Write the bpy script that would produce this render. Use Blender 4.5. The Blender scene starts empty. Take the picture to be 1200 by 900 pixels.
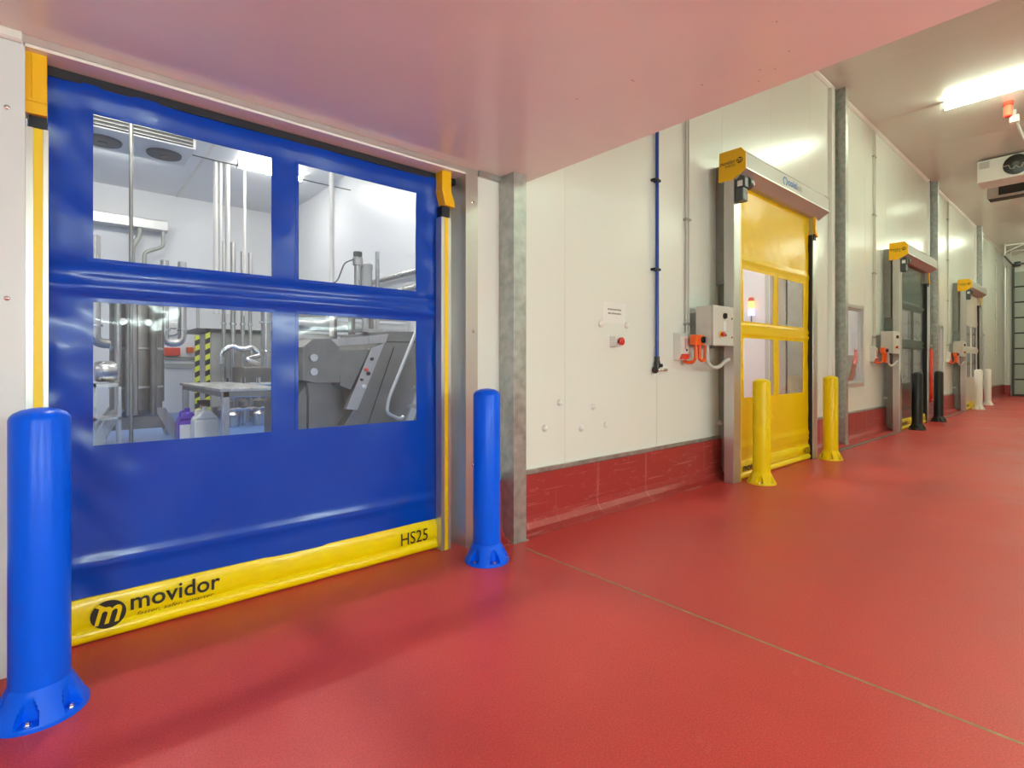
import bpy, math, random
from mathutils import Vector, noise

random.seed(7)
scene = bpy.context.scene
col = scene.collection
PI = math.pi

# ------------------------------------------------------------------ camera, world, exposure
cam_d = bpy.data.cameras.new('camera')
cam = bpy.data.objects.new('camera', cam_d)
col.objects.link(cam)
cam.location = (0, 0, 1.3)
cam.rotation_euler = (PI / 2, 0, -math.radians(41.0))
cam_d.sensor_width = 36
cam_d.lens = 616 / 1200 * 36
cam_d.shift_y = -24 / 1200
cam_d.clip_end = 200
scene.camera = cam

world = bpy.data.worlds.new('world')
scene.world = world
world.use_nodes = True
world.node_tree.nodes['Background'].inputs[0].default_value = (0.9, 0.95, 1, 1)
world.node_tree.nodes['Background'].inputs[1].default_value = 0.02

vs = scene.view_settings
vs.view_transform = 'Standard'
vs.look = 'None'
vs.gamma = 1
vs.use_curve_mapping = False
vs.exposure = 0.15

HALL_TUBE = 53.0       # radiance of the hall's ceiling tubes
LOW_TUBE = 98.0        # tubes below the low ceiling behind the camera
ROOM_LAMP = 62.0       # luminaires in the process room
HALL_COL = (0.86, 1.0, 0.75)
LOW_COL = (0.80, 1.0, 0.94)
ROOM_COL = (1.0, 0.975, 0.89)
STORE_LAMP = 190.0
NEAR_LAMP = 250.0       # compact high-bay just behind the blue door

# ------------------------------------------------------------------ materials
MATS = {}


def mat(name, color, rough=0.5, metal=0.0, bump=0.0, bscale=40.0, var=0.0, vscale=3.0, spec=0.5, coat=0.0,
        rvar=0.0, stretch=None, emit=None, estr=0.0):
    if name in MATS:
        return MATS[name]
    m = bpy.data.materials.new(name)
    m.use_nodes = True
    nt = m.node_tree
    b = nt.nodes['Principled BSDF']
    b.inputs['Base Color'].default_value = (*color, 1)
    b.inputs['Roughness'].default_value = rough
    b.inputs['Metallic'].default_value = metal
    b.inputs['Specular IOR Level'].default_value = spec
    b.inputs['Coat Weight'].default_value = coat
    b.inputs['Coat Roughness'].default_value = 0.08
    if emit:
        b.inputs['Emission Color'].default_value = (*emit, 1)
        b.inputs['Emission Strength'].default_value = estr
    tc = nt.nodes.new('ShaderNodeTexCoord')
    src = tc.outputs['Object']
    if stretch:
        mp = nt.nodes.new('ShaderNodeMapping')
        mp.inputs['Scale'].default_value = stretch
        nt.links.new(src, mp.inputs['Vector'])
        src = mp.outputs['Vector']
    if var or rvar:
        n = nt.nodes.new('ShaderNodeTexNoise')
        n.inputs['Scale'].default_value = vscale
        n.inputs['Detail'].default_value = 6
        nt.links.new(src, n.inputs['Vector'])
        if var:
            r = nt.nodes.new('ShaderNodeValToRGB')
            r.color_ramp.elements[0].position = 0.3
            r.color_ramp.elements[1].position = 0.7
            r.color_ramp.elements[0].color = tuple(c * (1 - var) for c in color) + (1,)
            r.color_ramp.elements[1].color = tuple(min(1, c * (1 + var)) for c in color) + (1,)
            nt.links.new(n.outputs['Fac'], r.inputs['Fac'])
            nt.links.new(r.outputs['Color'], b.inputs['Base Color'])
        if rvar:
            mr = nt.nodes.new('ShaderNodeMapRange')
            mr.inputs['From Min'].default_value = 0.3
            mr.inputs['From Max'].default_value = 0.7
            mr.inputs['To Min'].default_value = max(0.02, rough - rvar)
            mr.inputs['To Max'].default_value = min(1, rough + rvar)
            nt.links.new(n.outputs['Fac'], mr.inputs['Value'])
            nt.links.new(mr.outputs['Result'], b.inputs['Roughness'])
    if bump:
        n2 = nt.nodes.new('ShaderNodeTexNoise')
        n2.inputs['Scale'].default_value = bscale
        n2.inputs['Detail'].default_value = 4
        nt.links.new(src, n2.inputs['Vector'])
        bp = nt.nodes.new('ShaderNodeBump')
        bp.inputs['Strength'].default_value = bump
        bp.inputs['Distance'].default_value = 0.01
        nt.links.new(n2.outputs['Fac'], bp.inputs['Height'])
        nt.links.new(bp.outputs['Normal'], b.inputs['Normal'])
    MATS[name] = m
    return m


def sheet_mat(name, tint, gloss_rough=0.03, haze=0.05, bump=0.12, ior=1.35):
    """clear flexible vinyl or glass: transparent, with a Fresnel sheen and a little haze"""
    m = bpy.data.materials.new(name)
    m.use_nodes = True
    nt = m.node_tree
    nt.nodes.clear()
    out = nt.nodes.new('ShaderNodeOutputMaterial')
    tr = nt.nodes.new('ShaderNodeBsdfTransparent')
    tr.inputs[0].default_value = (*tint, 1)
    gl = nt.nodes.new('ShaderNodeBsdfGlossy')
    gl.inputs['Roughness'].default_value = gloss_rough
    df = nt.nodes.new('ShaderNodeBsdfDiffuse')
    df.inputs[0].default_value = (0.85, 0.87, 0.9, 1)
    lw = nt.nodes.new('ShaderNodeLayerWeight')      # Schlick reflectance, the same from both sides of the sheet
    lw.inputs['Blend'].default_value = 0.5
    pw = nt.nodes.new('ShaderNodeMath')
    pw.operation = 'POWER'
    pw.inputs[1].default_value = 5.0
    nt.links.new(lw.outputs['Facing'], pw.inputs[0])
    f0 = ((ior - 1) / (ior + 1)) ** 2
    fr = nt.nodes.new('ShaderNodeMath')
    fr.operation = 'MULTIPLY_ADD'
    fr.inputs[1].default_value = 1 - f0
    fr.inputs[2].default_value = f0
    nt.links.new(pw.outputs[0], fr.inputs[0])
    mx0 = nt.nodes.new('ShaderNodeMixShader')
    mx0.inputs[0].default_value = haze
    mx = nt.nodes.new('ShaderNodeMixShader')
    if bump:
        tc = nt.nodes.new('ShaderNodeTexCoord')
        n = nt.nodes.new('ShaderNodeTexNoise')
        n.inputs['Scale'].default_value = 5
        bp = nt.nodes.new('ShaderNodeBump')
        bp.inputs['Strength'].default_value = bump
        bp.inputs['Distance'].default_value = 0.03
        nt.links.new(tc.outputs['Object'], n.inputs['Vector'])
        nt.links.new(n.outputs['Fac'], bp.inputs['Height'])
        nt.links.new(bp.outputs['Normal'], gl.inputs['Normal'])
    nt.links.new(tr.outputs[0], mx0.inputs[1])
    nt.links.new(df.outputs[0], mx0.inputs[2])
    nt.links.new(fr.outputs[0], mx.inputs[0])
    nt.links.new(mx0.outputs[0], mx.inputs[1])
    nt.links.new(gl.outputs[0], mx.inputs[2])
    nt.links.new(mx.outputs[0], out.inputs[0])
    MATS[name] = m
    return m


def glow(name, color, strength):
    return mat(name, color, 0.5, emit=color, estr=strength)


mat('panel', (0.795, 0.82, 0.755), 0.26, var=0.015, vscale=0.6, bump=0.02, bscale=3)
mat('panel_core', (0.45, 0.43, 0.38), 0.7)
mat('ceiling_panel', (0.72, 0.715, 0.66), 0.22, var=0.02, vscale=0.5, bump=0.03, bscale=2.5)
mat('slab', (0.88, 0.865, 0.79), 0.2, var=0.03, vscale=1.2, rvar=0.06, bump=0.02, bscale=2)
mat('white_wall', (0.86, 0.87, 0.88), 0.35)
mat('galvanised', (0.46, 0.49, 0.47), 0.42, 0.85, var=0.22, vscale=14, rvar=0.1, bump=0.03)
mat('stainless', (0.56, 0.55, 0.53), 0.3, 0.95, var=0.08, vscale=9, stretch=(1, 1, 0.06), rvar=0.06)
mat('door_steel', (0.62, 0.61, 0.58), 0.32, 0.8, var=0.05, vscale=8, stretch=(1, 1, 0.06))
mat('hood_metal', (0.50, 0.485, 0.455), 0.55, 0.45)
mat('cool_lit_trim', (0.70, 0.755, 0.77), 0.4)  # left flange: the cooler light there is put into its colour
mat('stainless_dark', (0.27, 0.26, 0.24), 0.34, 0.9, var=0.1, vscale=6, rvar=0.06)
mat('aluminium', (0.70, 0.70, 0.68), 0.35, 0.8)
mat('chrome', (0.75, 0.75, 0.76), 0.14, 1.0)
mat('blue_plastic', (0.0, 0.105, 0.86), 0.3, spec=0.2)
mat('yellow_plastic', (0.90, 0.64, 0.0), 0.32, spec=0.3)
mat('black_plastic', (0.012, 0.014, 0.013), 0.35)
mat('white_plastic', (0.80, 0.78, 0.73), 0.35)
mat('grey_plastic', (0.52, 0.52, 0.49), 0.4)
mat('beige_metal', (0.62, 0.61, 0.55), 0.4)
mat('blue_vinyl', (0.0, 0.046, 0.40), 0.25, spec=0.3, coat=0.06, bump=0.05, bscale=9)
mat('yellow_vinyl', (0.86, 0.57, 0.0), 0.24, spec=0.2, coat=0.0, bump=0.05, bscale=9)
mat('lemon_vinyl', (0.90, 0.68, 0.0), 0.28, spec=0.35, coat=0.1, bump=0.06, bscale=12)
mat('green_vinyl', (0.018, 0.036, 0.03), 0.26, coat=0.3, bump=0.05, bscale=9)
mat('white_vinyl', (0.72, 0.68, 0.60), 0.3, coat=0.2, bump=0.05, bscale=9)
mat('amber', (0.90, 0.50, 0.0), 0.35)
mat('amber_strip', (0.92, 0.62, 0.0), 0.4)
mat('rubber', (0.006, 0.006, 0.012), 0.6)
mat('motor_grey', (0.075, 0.085, 0.082), 0.4)
mat('ink', (0.012, 0.011, 0.01), 0.35)
mat('orange', (0.86, 0.12, 0.01), 0.4)
mat('red', (0.60, 0.025, 0.02), 0.4)
mat('red_bright', (0.75, 0.06, 0.03), 0.35)
mat('blue_pipe', (0.008, 0.06, 0.36), 0.35)
mat('riser_blue', (0.01, 0.025, 0.10), 0.4)
mat('logo_blue', (0.01, 0.16, 0.50), 0.5, spec=0.2)
mat('logo_grey', (0.30, 0.34, 0.36), 0.5, spec=0.2)
mat('steel_post', (0.40, 0.42, 0.38), 0.5, 0.6, var=0.1, vscale=8)
mat('dark_gap', (0.05, 0.05, 0.045), 0.7)
mat('joint_filler', (0.30, 0.245, 0.12), 0.8, var=0.25, vscale=20)
mat('cool_floor', (0.10, 0.24, 0.60), 0.3, var=0.1, vscale=2)
mat('purple', (0.10, 0.03, 0.45), 0.35)
mat('hazard_yellow', (0.80, 0.82, 0.05), 0.5)
mat('coil', (0.10, 0.10, 0.105), 0.6)
mat('sectional', (0.36, 0.40, 0.36), 0.4, 0.2)
mat('paper', (0.80, 0.80, 0.77), 0.7)
mat('print_grey', (0.30, 0.29, 0.26), 0.7)
sheet_mat('vinyl_pane', (0.94, 0.95, 0.96), 0.05, 0.03, 0.10, 1.15)
sheet_mat('glass', (0.93, 0.96, 0.95), 0.01, 0.0, 0.0, 1.45)
glow('hall_tube', HALL_COL, HALL_TUBE)
glow('low_tube', LOW_COL, LOW_TUBE)
glow('room_tube', ROOM_COL, ROOM_LAMP)
glow('near_lamp', ROOM_COL, NEAR_LAMP)
glow('store_tube', ROOM_COL, STORE_LAMP)
glow('beacon_red', (1.0, 0.10, 0.05), 1.0)
glow('signal_amber', (1.0, 0.35, 0.1), 3.0)
glow('signal_blue', (0.6, 0.62, 1.0), 1.4)


def floor_material():
    m = mat('red_floor', (0.47, 0.052, 0.044), 0.38, spec=0.35)
    nt = m.node_tree
    b = nt.nodes['Principled BSDF']
    tc = nt.nodes.new('ShaderNodeTexCoord')
    n1 = nt.nodes.new('ShaderNodeTexNoise')
    n1.inputs['Scale'].default_value = 1.1
    n1.inputs['Detail'].default_value = 7
    n1.inputs['Roughness'].default_value = 0.6
    n2 = nt.nodes.new('ShaderNodeTexNoise')
    n2.inputs['Scale'].default_value = 150
    n2.inputs['Detail'].default_value = 3
    n3 = nt.nodes.new('ShaderNodeTexNoise')
    n3.inputs['Scale'].default_value = 7
    n3.inputs['Detail'].default_value = 9
    n3.inputs['Roughness'].default_value = 0.75
    for n in (n1, n2, n3):
        nt.links.new(tc.outputs['Object'], n.inputs['Vector'])
    r1 = nt.nodes.new('ShaderNodeValToRGB')
    r1.color_ramp.elements[0].position = 0.35
    r1.color_ramp.elements[0].color = (0.50, 0.045, 0.040, 1)
    r1.color_ramp.elements[1].position = 0.68
    r1.color_ramp.elements[1].color = (0.58, 0.062, 0.053, 1)
    nt.links.new(n1.outputs['Fac'], r1.inputs['Fac'])
    r2 = nt.nodes.new('ShaderNodeValToRGB')      # worn, paler scuffs
    r2.color_ramp.elements[0].position = 0.60
    r2.color_ramp.elements[0].color = (0, 0, 0, 1)
    r2.color_ramp.elements[1].position = 0.78
    r2.color_ramp.elements[1].color = (0.4, 0.4, 0.4, 1)
    nt.links.new(n3.outputs['Fac'], r2.inputs['Fac'])
    mx = nt.nodes.new('ShaderNodeMixRGB')
    mx.inputs['Color2'].default_value = (0.58, 0.17, 0.14, 1)
    nt.links.new(r2.outputs['Color'], mx.inputs['Fac'])
    nt.links.new(r1.outputs['Color'], mx.inputs['Color1'])
    g = nt.nodes.new('ShaderNodeMixRGB')
    g.blend_type = 'MULTIPLY'
    g.inputs['Fac'].default_value = 0.75
    rg = nt.nodes.new('ShaderNodeValToRGB')
    rg.color_ramp.elements[0].position = 0.3
    rg.color_ramp.elements[0].color = (0.7, 0.7, 0.7, 1)
    rg.color_ramp.elements[1].position = 0.7
    rg.color_ramp.elements[1].color = (1.25, 1.25, 1.25, 1)
    nt.links.new(n2.outputs['Fac'], rg.inputs['Fac'])
    nt.links.new(mx.outputs['Color'], g.inputs['Color1'])
    nt.links.new(rg.outputs['Color'], g.inputs['Color2'])
    nt.links.new(g.outputs['Color'], b.inputs['Base Color'])
    mr = nt.nodes.new('ShaderNodeMapRange')
    mr.inputs['From Min'].default_value = 0.3
    mr.inputs['From Max'].default_value = 0.7
    mr.inputs['To Min'].default_value = 0.30
    mr.inputs['To Max'].default_value = 0.46
    nt.links.new(n1.outputs['Fac'], mr.inputs['Value'])
    nt.links.new(mr.outputs['Result'], b.inputs['Roughness'])
    bp = nt.nodes.new('ShaderNodeBump')
    bp.inputs['Strength'].default_value = 0.3
    bp.inputs['Distance'].default_value = 0.003
    nt.links.new(n2.outputs['Fac'], bp.inputs['Height'])
    nt.links.new(bp.outputs['Normal'], b.inputs['Normal'])
    return m


def skirting_material():
    """the same red coating, scuffed with pale streaks running along and down the plinth"""
    m = mat('red_skirting', (0.33, 0.028, 0.026), 0.38, bump=0.1, bscale=60)
    nt = m.node_tree
    b = nt.nodes['Principled BSDF']
    tc = nt.nodes.new('ShaderNodeTexCoord')
    acc = None
    for scale, lo, hi, amt in (((0.8, 1, 22), 0.60, 0.68, 0.42), ((7, 1, 0.4), 0.61, 0.74, 0.4), ((5, 5, 12), 0.60, 0.76, 0.35)):
        mp = nt.nodes.new('ShaderNodeMapping')
        mp.inputs['Scale'].default_value = scale
        n = nt.nodes.new('ShaderNodeTexNoise')
        n.inputs['Scale'].default_value = 2.2
        n.inputs['Detail'].default_value = 5
        r = nt.nodes.new('ShaderNodeMapRange')
        r.inputs['From Min'].default_value = lo
        r.inputs['From Max'].default_value = hi
        r.inputs['To Max'].default_value = amt
        nt.links.new(tc.outputs['Object'], mp.inputs['Vector'])
        nt.links.new(mp.outputs['Vector'], n.inputs['Vector'])
        nt.links.new(n.outputs['Fac'], r.inputs['Value'])
        if acc is None:
            acc = r.outputs['Result']
        else:
            mm = nt.nodes.new('ShaderNodeMath')
            mm.operation = 'MAXIMUM'
            nt.links.new(acc, mm.inputs[0])
            nt.links.new(r.outputs['Result'], mm.inputs[1])
            acc = mm.outputs[0]
    mx = nt.nodes.new('ShaderNodeMixRGB')
    mx.inputs['Color1'].default_value = (0.34, 0.028, 0.026, 1)
    mx.inputs['Color2'].default_value = (0.62, 0.27, 0.24, 1)
    nt.links.new(acc, mx.inputs['Fac'])
    nt.links.new(mx.outputs['Color'], b.inputs['Base Color'])
    return m


floor_material()
skirting_material()

# ------------------------------------------------------------------ mesh helpers
ORIG = {}


class MB:
    def __init__(self):
        self.v, self.f = [], []

    def add(self, vs_, fs):
        o = len(self.v)
        self.v += [tuple(p) for p in vs_]
        self.f += [tuple(i + o for i in f) for f in fs]
        return self

    def box(self, x0, x1, y0, y1, z0, z1):
        p = [(x, y, z) for z in (z0, z1) for y in (y0, y1) for x in (x0, x1)]
        return self.add(p, [(0, 2, 3, 1), (4, 5, 7, 6), (0, 1, 5, 4), (2, 6, 7, 3), (0, 4, 6, 2), (1, 3, 7, 5)])

    def prism(self, poly, axis, a, b):
        """poly: 2-D points; axis 'x': (y,z) extruded in x; 'y': (x,z) in y; 'z': (x,y) in z"""
        def P(p, t):
            return {'x': (t, p[0], p[1]), 'y': (p[0], t, p[1]), 'z': (p[0], p[1], t)}[axis]
        n = len(poly)
        area = sum(poly[i][0] * poly[(i + 1) % n][1] - poly[(i + 1) % n][0] * poly[i][1] for i in range(n))
        ccw = area > 0
        if axis == 'y':
            ccw = not ccw
        pl = list(poly) if ccw else list(poly)[::-1]
        vs_ = [P(p, a) for p in pl] + [P(p, b) for p in pl]
        fs = [tuple(range(n))[::-1], tuple(range(n, 2 * n))]
        fs += [(i, (i + 1) % n, n + (i + 1) % n, n + i) for i in range(n)]
        return self.add(vs_, fs)

    def cyl(self, p0, p1, r, seg=16, r1=None):
        p0, p1 = Vector(p0), Vector(p1)
        r1 = r if r1 is None else r1
        q = (p1 - p0).to_track_quat('Z', 'Y')
        vs_ = []
        for p, rr in ((p0, r), (p1, r1)):
            for i in range(seg):
                t = 2 * PI * i / seg
                vs_.append(p + q @ Vector((rr * math.cos(t), rr * math.sin(t), 0)))
        fs = [(i, (i + 1) % seg, seg + (i + 1) % seg, seg + i) for i in range(seg)]
        fs += [tuple(range(seg))[::-1], tuple(range(seg, 2 * seg))]
        return self.add(vs_, fs)

    def tube(self, pts, r, seg=10, fillet=0.0):
        pts = [Vector(p) for p in pts]
        if fillet:
            new = [pts[0]]
            for i in range(1, len(pts) - 1):
                a = (pts[i - 1] - pts[i]).normalized() * fillet
                b = (pts[i + 1] - pts[i]).normalized() * fillet
                for k in range(7):
                    t = k / 6
                    new.append((pts[i] + a) * (1 - t) ** 2 + pts[i] * 2 * t * (1 - t) + (pts[i] + b) * t * t)
            new.append(pts[-1])
            pts = new
        vs_, n = [], len(pts)
        up = None
        for i, p in enumerate(pts):
            d = (pts[min(i + 1, n - 1)] - pts[max(i - 1, 0)]).normalized()
            if up is None:
                up = Vector((0, 0, 1)) if abs(d.z) < 0.9 else Vector((1, 0, 0))
            s = d.cross(up).normalized()
            up = s.cross(d).normalized()
            for k in range(seg):
                t = 2 * PI * k / seg
                vs_.append(p + s * r * math.cos(t) + up * r * math.sin(t))
        fs = [(i * seg + k, i * seg + (k + 1) % seg, (i + 1) * seg + (k + 1) % seg, (i + 1) * seg + k)
              for i in range(n - 1) for k in range(seg)]
        fs += [tuple(range(seg))[::-1], tuple(range((n - 1) * seg, n * seg))]
        return self.add(vs_, fs)

    def lathe(self, c, prof, seg=32, axis='z'):
        """prof: (r, h) from bottom to top along the axis"""
        vs_, fs = [], []
        for r, h in prof:
            for i in range(seg):
                t = 2 * PI * i / seg
                a, b = r * math.cos(t), r * math.sin(t)
                vs_.append({'z': (c[0] + a, c[1] + b, c[2] + h), 'x': (c[0] + h, c[1] + a, c[2] + b),
                            'y': (c[0] + b, c[1] + h, c[2] + a)}[axis])
        n = len(prof)
        for j in range(n - 1):
            for i in range(seg):
                fs.append((j * seg + i, j * seg + (i + 1) % seg, (j + 1) * seg + (i + 1) % seg, (j + 1) * seg + i))
        fs += [tuple(range(seg))[::-1], tuple(range((n - 1) * seg, n * seg))]
        return self.add(vs_, fs)

    def sweepx(self, prof, xs, fn=None):
        """closed (y,z) profile swept along x; fn(x,y,z) -> dy"""
        n = len(prof)
        vs_ = [(x, y + (fn(x, y, z) if fn else 0), z) for x in xs for y, z in prof]
        fs = [(j * n + i, j * n + (i + 1) % n, (j + 1) * n + (i + 1) % n, (j + 1) * n + i)
              for j in range(len(xs) - 1) for i in range(n)]
        fs += [tuple(range(n))[::-1], tuple(range((len(xs) - 1) * n, len(xs) * n))]
        return self.add(vs_, fs)

    def sheet(self, xs, zs, yfn, thick=0.003, skip=None):
        """vertical sheet facing -y with its own thickness; skip(xc, zc) leaves a cell open"""
        nx, nz = len(xs), len(zs)
        o = len(self.v)
        for side in (0, 1):
            for z in zs:
                for x in xs:
                    self.v.append((x, yfn(x, z) + side * thick, z))
        N = nx * nz
        full = {}
        for j in range(nz - 1):
            for i in range(nx - 1):
                full[(i, j)] = not (skip and skip((xs[i] + xs[i + 1]) / 2, (zs[j] + zs[j + 1]) / 2))
        for (i, j), ok in full.items():
            if not ok:
                continue
            a, b, c, d = o + j * nx + i, o + j * nx + i + 1, o + (j + 1) * nx + i + 1, o + (j + 1) * nx + i
            self.f.append((a, b, c, d))
            self.f.append((a + N, d + N, c + N, b + N))
            for (p, q, di, dj) in ((a, b, 0, -1), (b, c, 1, 0), (c, d, 0, 1), (d, a, -1, 0)):
                if not full.get((i + di, j + dj), False):
                    self.f.append((q, p, p + N, q + N))
        return self

    def build(self, name, m, parent=None, smooth=False, bevel=0.0, sharp=35, base=None):
        if parent is not None:
            org = Vector(ORIG[parent.name])
        elif base is not None:
            org = Vector(base)
        else:
            xs = [p[0] for p in self.v]
            ys = [p[1] for p in self.v]
            org = Vector(((min(xs) + max(xs)) / 2, (min(ys) + max(ys)) / 2, min(p[2] for p in self.v)))
        me = bpy.data.meshes.new(name)
        me.from_pydata([tuple(Vector(p) - org) for p in self.v], [], self.f)
        me.update()
        me.materials.append(MATS[m])
        if smooth:
            me.polygons.foreach_set('use_smooth', [True] * len(me.polygons))
            me.set_sharp_from_angle(angle=math.radians(sharp))
        o = bpy.data.objects.new(name, me)
        col.objects.link(o)
        ORIG[o.name] = tuple(org)
        if parent is not None:
            o.parent = parent
        else:
            o.location = org
        if bevel:
            bm = o.modifiers.new('bevel', 'BEVEL')
            bm.width = bevel
            bm.segments = 2
            bm.limit_method = 'ANGLE'
            bm.angle_limit = math.radians(40)
        return o


def tag(o, label, cat, group=None):
    o['label'] = label
    o['category'] = cat
    o['kind'] = 'thing'
    if group:
        o['group'] = group
    return o


def struct(o):
    o['kind'] = 'structure'
    return o


def thing(name, loc, label, cat, group=None):
    o = bpy.data.objects.new(name, None)
    col.objects.link(o)
    o.location = loc
    o.empty_display_size = 0.1
    ORIG[o.name] = tuple(loc)
    return tag(o, label, cat, group)


def holder(name, loc):
    o = bpy.data.objects.new(name, None)
    col.objects.link(o)
    o.location = loc
    ORIG[o.name] = tuple(loc)
    return struct(o)


def lettering(name, body, m, parent, origin, ex, ey, w, h=None, bold=0.0, shear=0.0, lift=0.0015):
    """flat print: the text's box is fitted to w (and h) along ex, ey from origin; thin real letters"""
    cu = bpy.data.curves.new('lettering', 'FONT')
    cu.body = body
    cu.offset = bold
    cu.shear = shear
    cu.resolution_u = 3
    t = bpy.data.objects.new('lettering', cu)
    col.objects.link(t)
    bpy.context.view_layer.update()
    me = t.evaluated_get(bpy.context.evaluated_depsgraph_get()).to_mesh()
    vs_ = [v.co.copy() for v in me.vertices]
    fs = [tuple(p.vertices) for p in me.polygons]
    bpy.data.objects.remove(t)
    x0, x1 = min(v.x for v in vs_), max(v.x for v in vs_)
    y0, y1 = min(v.y for v in vs_), max(v.y for v in vs_)
    sx = w / (x1 - x0)
    sy = sx if h is None else h / (y1 - y0)
    ex, ey, origin = Vector(ex), Vector(ey), Vector(origin)
    n = ex.cross(ey)
    mb = MB()
    mb.add([origin + ex * (v.x - x0) * sx + ey * (v.y - y0) * sy + n * lift for v in vs_], fs)
    return mb.build(name, m, parent)


def roundel(name, parent, c, ex, ey, r, m_disc, m_letter):
    """round black emblem cut by a slanted letter m"""
    ex, ey, c = Vector(ex), Vector(ey), Vector(c)
    n = ex.cross(ey)
    mb = MB()
    k = 40
    mb.add([c + n * 0.001] + [c + n * 0.001 + ex * r * math.cos(2 * PI * i / k) + ey * r * 0.95 * math.sin(2 * PI * i / k) for i in range(k)],
           [(0, 1 + i, 1 + (i + 1) % k) for i in range(k)])
    d = mb.build(name, m_disc, parent)
    lettering('letter', 'm', m_letter, d, c - ex * r * 0.78 - ey * r * 0.62, ex, ey + ex * 0.25, r * 1.35, r * 1.15, bold=0.015, lift=0.002)
    s = MB()   # pale sweep that opens the ring at the upper left
    q = [(-0.75, 0.66), (-0.55, 0.82), (0.15, 0.30), (0.05, 0.10)]
    s.add([c + n * 0.0018 + ex * r * a + ey * r * b for a, b in q], [(3, 2, 1, 0)])
    s.build('stroke', m_letter, d)
    return d


W = 3.02           # face of the long wall
WB = 3.27          # its far side
HC = 5.74          # hall ceiling
HS = 2.685         # low ceiling over the first door
XE = 29.0          # end wall

# ------------------------------------------------------------------ floor and shell
fb = MB()
fb.box(-6, XE + 0.2, -3.7, WB, -0.2, 0)
floor = struct(fb.build('floor', 'red_floor', base=(0, 0, 0)))
jb = MB()
jn = 60
for i in range(jn):
    y0, y1 = 2.72 - i * 6.2 / jn, 2.72 - (i + 1) * 6.2 / jn
    w0 = 0.0065 + 0.0015 * noise.noise((i * 0.7, 0, 0))
    jb.box(2.495 - w0, 2.495 + w0, y1, y0, -0.01, 0.0012)
jb.build('expansion_joint', 'joint_filler', floor)

DOORS = [5.53, 12.14, 18.80]     # outer left edge of each surface-mounted roller door
OPEN = [(-0.1, 2.2, 0, 2.648)] + [(x + 0.27, x + 2.22, 0, 3.2) for x in DOORS] + \
       [(9.95, 11.02, 0.95, 2.28), (16.62, 17.72, 0.95, 2.28), (23.3, 24.32, 0.95, 2.28)]


def pieces(x0, x1, z0, z1, opens):
    xs = sorted({x0, x1} | {v for o in opens for v in o[:2] if x0 < v < x1})
    out = []
    for a, b in zip(xs, xs[1:]):
        cuts = sorted((o[2], o[3]) for o in opens if o[0] <= a + 1e-6 and o[1] >= b - 1e-6)
        z = z0
        for c0, c1 in cuts:
            if c0 > z:
                out.append((a, b, z, c0))
            z = max(z, c1)
        if z < z1:
            out.append((a, b, z, z1))
    return out


# behind each wall window the wall's inner leaf is cut back on the far side
OPEN_IN = OPEN[:4] + [(a, b + 1.08, c - 0.06, d + 0.06) for a, b, c, d in OPEN[4:]]
core = MB()
for a, b, c, d in pieces(-6, XE, 0, HC, OPEN_IN):
    core.box(a, b, W + 0.006, WB, c, d)
wall = struct(core.build('wall_back', 'panel_core', base=(0, W, 0)))
seams = [3.21 + 1.33 * k for k in range(-7, 20)]
for a, b in zip([-6] + seams, seams + [XE]):
    if b - a < 0.05:
        continue
    p = MB()
    for x0, x1, z0, z1 in pieces(a + 0.0018, b - 0.0018, 0, HC, OPEN):
        p.box(x0, x1, W, W + 0.03, z0, z1)
    p.build('wall_panel', 'panel', wall)
core2 = MB()           # far side of the long wall, as the rooms behind see it
for a, b, c, d in pieces(-6, XE, 0, HC, OPEN_IN):
    core2.box(a, b, WB, WB + 0.01, c, d)
core2.build('wall_lining', 'white_wall', wall)

# hall ceiling, in panels
cb = MB()
cb.box(-6, XE + 0.2, -3.7, W, HC + 0.01, HC + 0.2)
ceil = struct(cb.build('ceiling', 'panel_core', base=(0, 0, HC)))
cs = [2.6 + 2.2 * k for k in range(13)]
for a, b in zip([-6] + cs, cs + [XE]):
    if b > a + 0.05:
        p = MB()
        p.box(a + 0.0015, b - 0.0015, -3.5, W, HC, HC + 0.03)
        p.build('ceiling_panel', 'ceiling_panel', ceil)
# low ceiling slab over the first door
sb = MB()
sb.box(-6, 2.72, -3.5, W - 0.001, HS, HS + 0.3)
slab = struct(sb.build('ceiling', 'slab', base=(0, 0, HS)))
nk = MB()
for px, py, l in ((2.05, 1.85, 0.02), (2.12, 1.55, 0.025), (2.42, 1.35, 0.012), (2.5, 1.1, 0.014), (2.55, 1.05, 0.01), (2.45, 0.95, 0.012), (2.60, 1.15, 0.01), (2.2, 0.9, 0.01)):
    nk.box(px, px + l, py, py + 0.005, HS - 0.0012, HS + 0.001)
nk.build('chipped_mark', 'panel_core', slab)
# corner line where the hall ceiling meets the long wall: narrow white cove in lengths
for a, b in ((2.73, 9.5), (9.75, 16.15), (16.35, 22.5), (22.8, XE)):
    t = MB()
    t.prism([(W, HC), (W, HC - 0.05), (W - 0.012, HC - 0.045), (W - 0.045, HC - 0.012), (W - 0.05, HC)], 'x', a, b)
    struct(t.build('trim_1', 'white_plastic'))

wl = MB()
wl.box(-6, XE + 0.2, -3.7, -3.5, 0, HC)
struct(wl.build('wall_front', 'panel'))
wl = MB()
wl.box(-6.2, -6, -3.7, 17, 0, HC + 0.2)
struct(wl.build('wall_left', 'panel'))
wl = MB()
wl.box(XE, XE + 0.2, -3.7, 8, 0, HC)
struct(wl.build('wall_right', 'panel'))

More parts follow.
